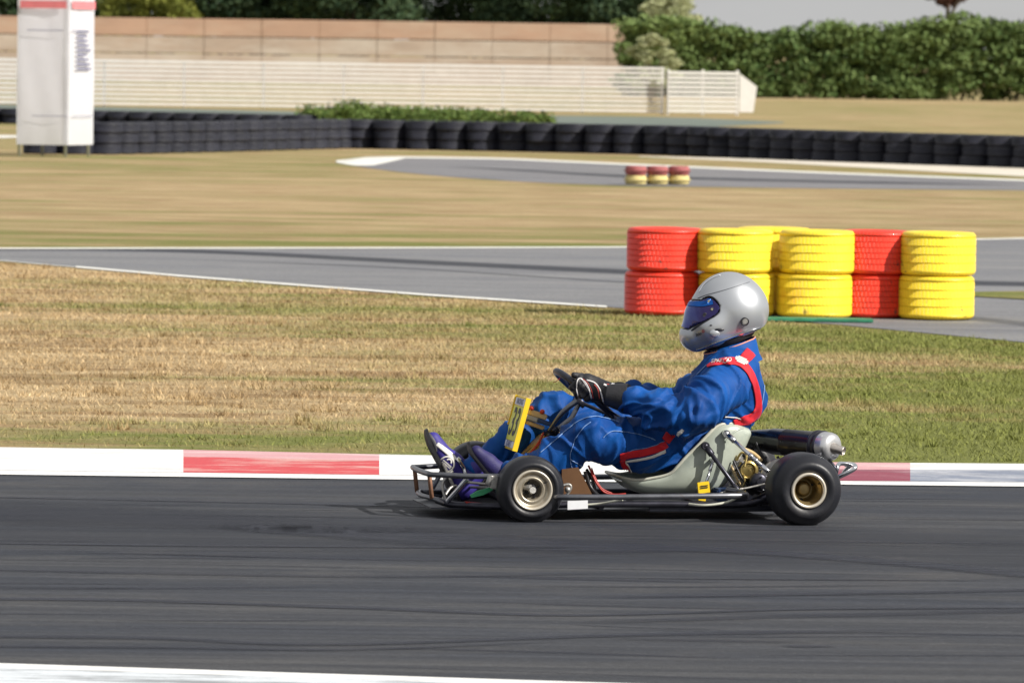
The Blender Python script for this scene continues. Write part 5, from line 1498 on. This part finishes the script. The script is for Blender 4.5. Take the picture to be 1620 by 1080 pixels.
# ---- shoes
M_shoe = mat('purple_blue_suede', (.032, .022, .21), .62, vary=.2, vscale=22, bump=.25, bscale=180)
M_sole = mat('black_sole', (.016, .016, .019), .55, vary=.4, vscale=20, bump=.2, bscale=80)
M_gsue = mat('grey_suede', (.06, .06, .07), .6, vary=.3, vscale=18)
def shoe(heel, toe, yl, side, ankle, fat=1.0, emblem=False, mt=None):
    h, t = K(*heel, yl), K(*toe, yl + (.0)); d_ = (t - h).normalized(); L_ = (t - h).length
    y_ = Vector((0, 1, 0)); up_ = d_.cross(y_); up_ = up_ if up_.x > 0 else -up_      # top of the foot faces the driver
    an_ = K(*ankle, yl)
    N3 = lambda q: np.array(q)
    pr = [(N3(h + d_ * .030 + up_ * .034), N3(h + d_ * L_ * .45 + up_ * .040 * fat), .036 * fat, .036 * fat),
          (N3(h + d_ * L_ * .45 + up_ * .034), N3(t - d_ * .045 + up_ * .024), .036 * fat, .030 * min(1, fat)),
          (N3(h + d_ * .035 + up_ * .05), N3(an_), .038 * fat, .041 * fat)]
    allp = np.array([p for a in pr for p in a[:2]]); lo_, hi_ = allp.min(0) - .07, allp.max(0) + .07
    vx = .0042; Pq = grid(lo_, hi_, vx); Dq = None
    for p in pr: d = d_caps(Pq, *p); Dq = d if Dq is None else smin(Dq, d, .03)
    rel = Pq - N3(h); hu = rel @ N3(up_)
    Dq = -smin(-Dq, -(-(hu - .004)), .004)
    me = iso(Dq, lo_, vx, 'shoe'); s_ = link_mesh('shoe', me, mt or M_shoe, drv); md = s_.modifiers.new('s', 'SMOOTH'); md.factor = .5; md.iterations = 2
    # sole: outline swept to the toe, rolled up at the front
    m = MB(); n = 28; T_, Bm = [], []
    for k in range(n + 1):
        q = k / n; wy = (.030 + .012 * math.sin(q * math.pi * .95 + .25)) * (1 - max(0, q - .86) ** 2 * 28) * (1 - max(0, .08 - q) ** 2 * 60)
        T_.append((q, max(.008, wy)))
    top, bot = [], []
    for q, wy in T_:
        base = h + d_ * (q * (L_ + .004)) + up_ * (.018 * max(0, (q - .72) / .28) ** 2)
        top.append((base + up_ * .007, wy)); bot.append((base - up_ * (.006 if fat > 1 else .001), wy * .96))
    vs = []
    for (bt, wt), (bb, wb) in zip(top, bot): vs += [bt - y_ * wt, bt + y_ * wt, bb + y_ * wb, bb - y_ * wb]
    fs = []
    for k in range(n):
        a = k * 4; b4 = a + 4
        for e_ in range(4): fs.append((a + e_, a + (e_ + 1) % 4, b4 + (e_ + 1) % 4, b4 + e_))
    fs += [(0, 1, 2, 3), (n * 4, n * 4 + 1, n * 4 + 2, n * 4 + 3)]
    m.add(vs, fs, False); m.build('sole', M_sole, s_)
    return s_, h, t, d_, up_
s1, h1, t1, d1, up1 = shoe((726, 790), (668, 684), .12, 1, (752, 744), 1.2)
s2, h2, t2, d2, up2 = shoe((784, 768), (735, 706), -.13, -1, (806, 749), .82, mt=mat('dark_purple_suede', (.018, .014, .10), .65, vary=.3, vscale=22, bump=.25, bscale=180))
SB = bvh_of(s1)
def sband(bv, par, nm, pts, w, mt, off=.0025, across=3):
    mm = band(bv, pts, w, off, 8, across)
    if mm.f:
        o = mm.build(nm, mt, par, fix=False); md = o.modifiers.new('s', 'SOLIDIFY'); md.thickness = .002; md.offset = 0
sband(SB, s1, 'toe_cap', [(670, 686), (675, 694), (680, 704), (683, 716)], [14, 20, 22, 18], M_gsue, .003, 6)
sband(SB, s1, 'white_lace_panel', [(691, 702), (700, 709), (712, 719), (720, 727)], [6, 7, 8, 6], M_wtrim, .003, 4)
sband(SB, s1, 'silver_strap', [(722, 725), (728, 732), (733, 741), (736, 750)], [6, 7, 6, 5], M_chrome, .006, 3)
sband(SB, s1, 'black_ankle_piping', [(714, 748), (722, 752), (732, 752)], [3, 4, 4], M_gask, .004, 2)
# round split emblem on the side of the shoe
def emblem(bv, par, cx0, cy0, r):
    mm = MB()
    def seg(a0, a1, r0, r1, n=20, oy=0, ox=0):
        T1, B1 = [], []
        for k in range(n + 1):
            a = R(a0 + (a1 - a0) * k / n)
            for rr_, row in ((r0, B1), (r1, T1)):
                hh_ = on_surface(bv, cx0 + ox + rr_ * math.cos(a), cy0 + oy - rr_ * math.sin(a), .0042)
                if hh_ is None: return
                row.append(hh_)
        mm.sheet(T1, B1)
    def bar(x0, y0, x1, y1, w):
        d = Vector((x1 - x0, y1 - y0)); nn = Vector((-d.y, d.x)).normalized() * w / 2; T1, B1 = [], []
        for k in range(7):
            c = Vector((x0, y0)) + d * k / 6
            for sg, row in ((1, T1), (-1, B1)):
                hh_ = on_surface(bv, cx0 + c.x + nn.x * sg, cy0 + c.y + nn.y * sg, .0042)
                if hh_ is None: return
                row.append(hh_)
        mm.sheet(T1, B1)
    for q in range(12): seg(q * 30, q * 30 + 30, r * .82, r, 4)
    bar(-5.5, -6.5, 7.0, 4.8, 2.0); bar(-7.0, -4.0, 5.5, 7.0, 2.0)
    for q in range(6): seg(-40 + q * 30, -10 + q * 30, r * .22, r * .40, 3, -3.6, 3.4); seg(140 + q * 30, 170 + q * 30, r * .22, r * .40, 3, 4.0, -3.4)
    if mm.f: mm.build('round_emblem', M_wtrim, par, fix=False)
emblem(SB, s1, 707, 733.5, 12.5)
SB2 = bvh_of(s2)
sband(SB2, s2, 'white_side_flash', [(739, 722), (743, 723), (746, 727)], [8, 9, 6], M_wtrim, .003, 3)
sband(SB2, s2, 'white_heel_panel', [(741, 741), (748, 747), (757, 752)], [6, 9, 8], M_wtrim, .003, 3)
bpy.context.view_layer.update()
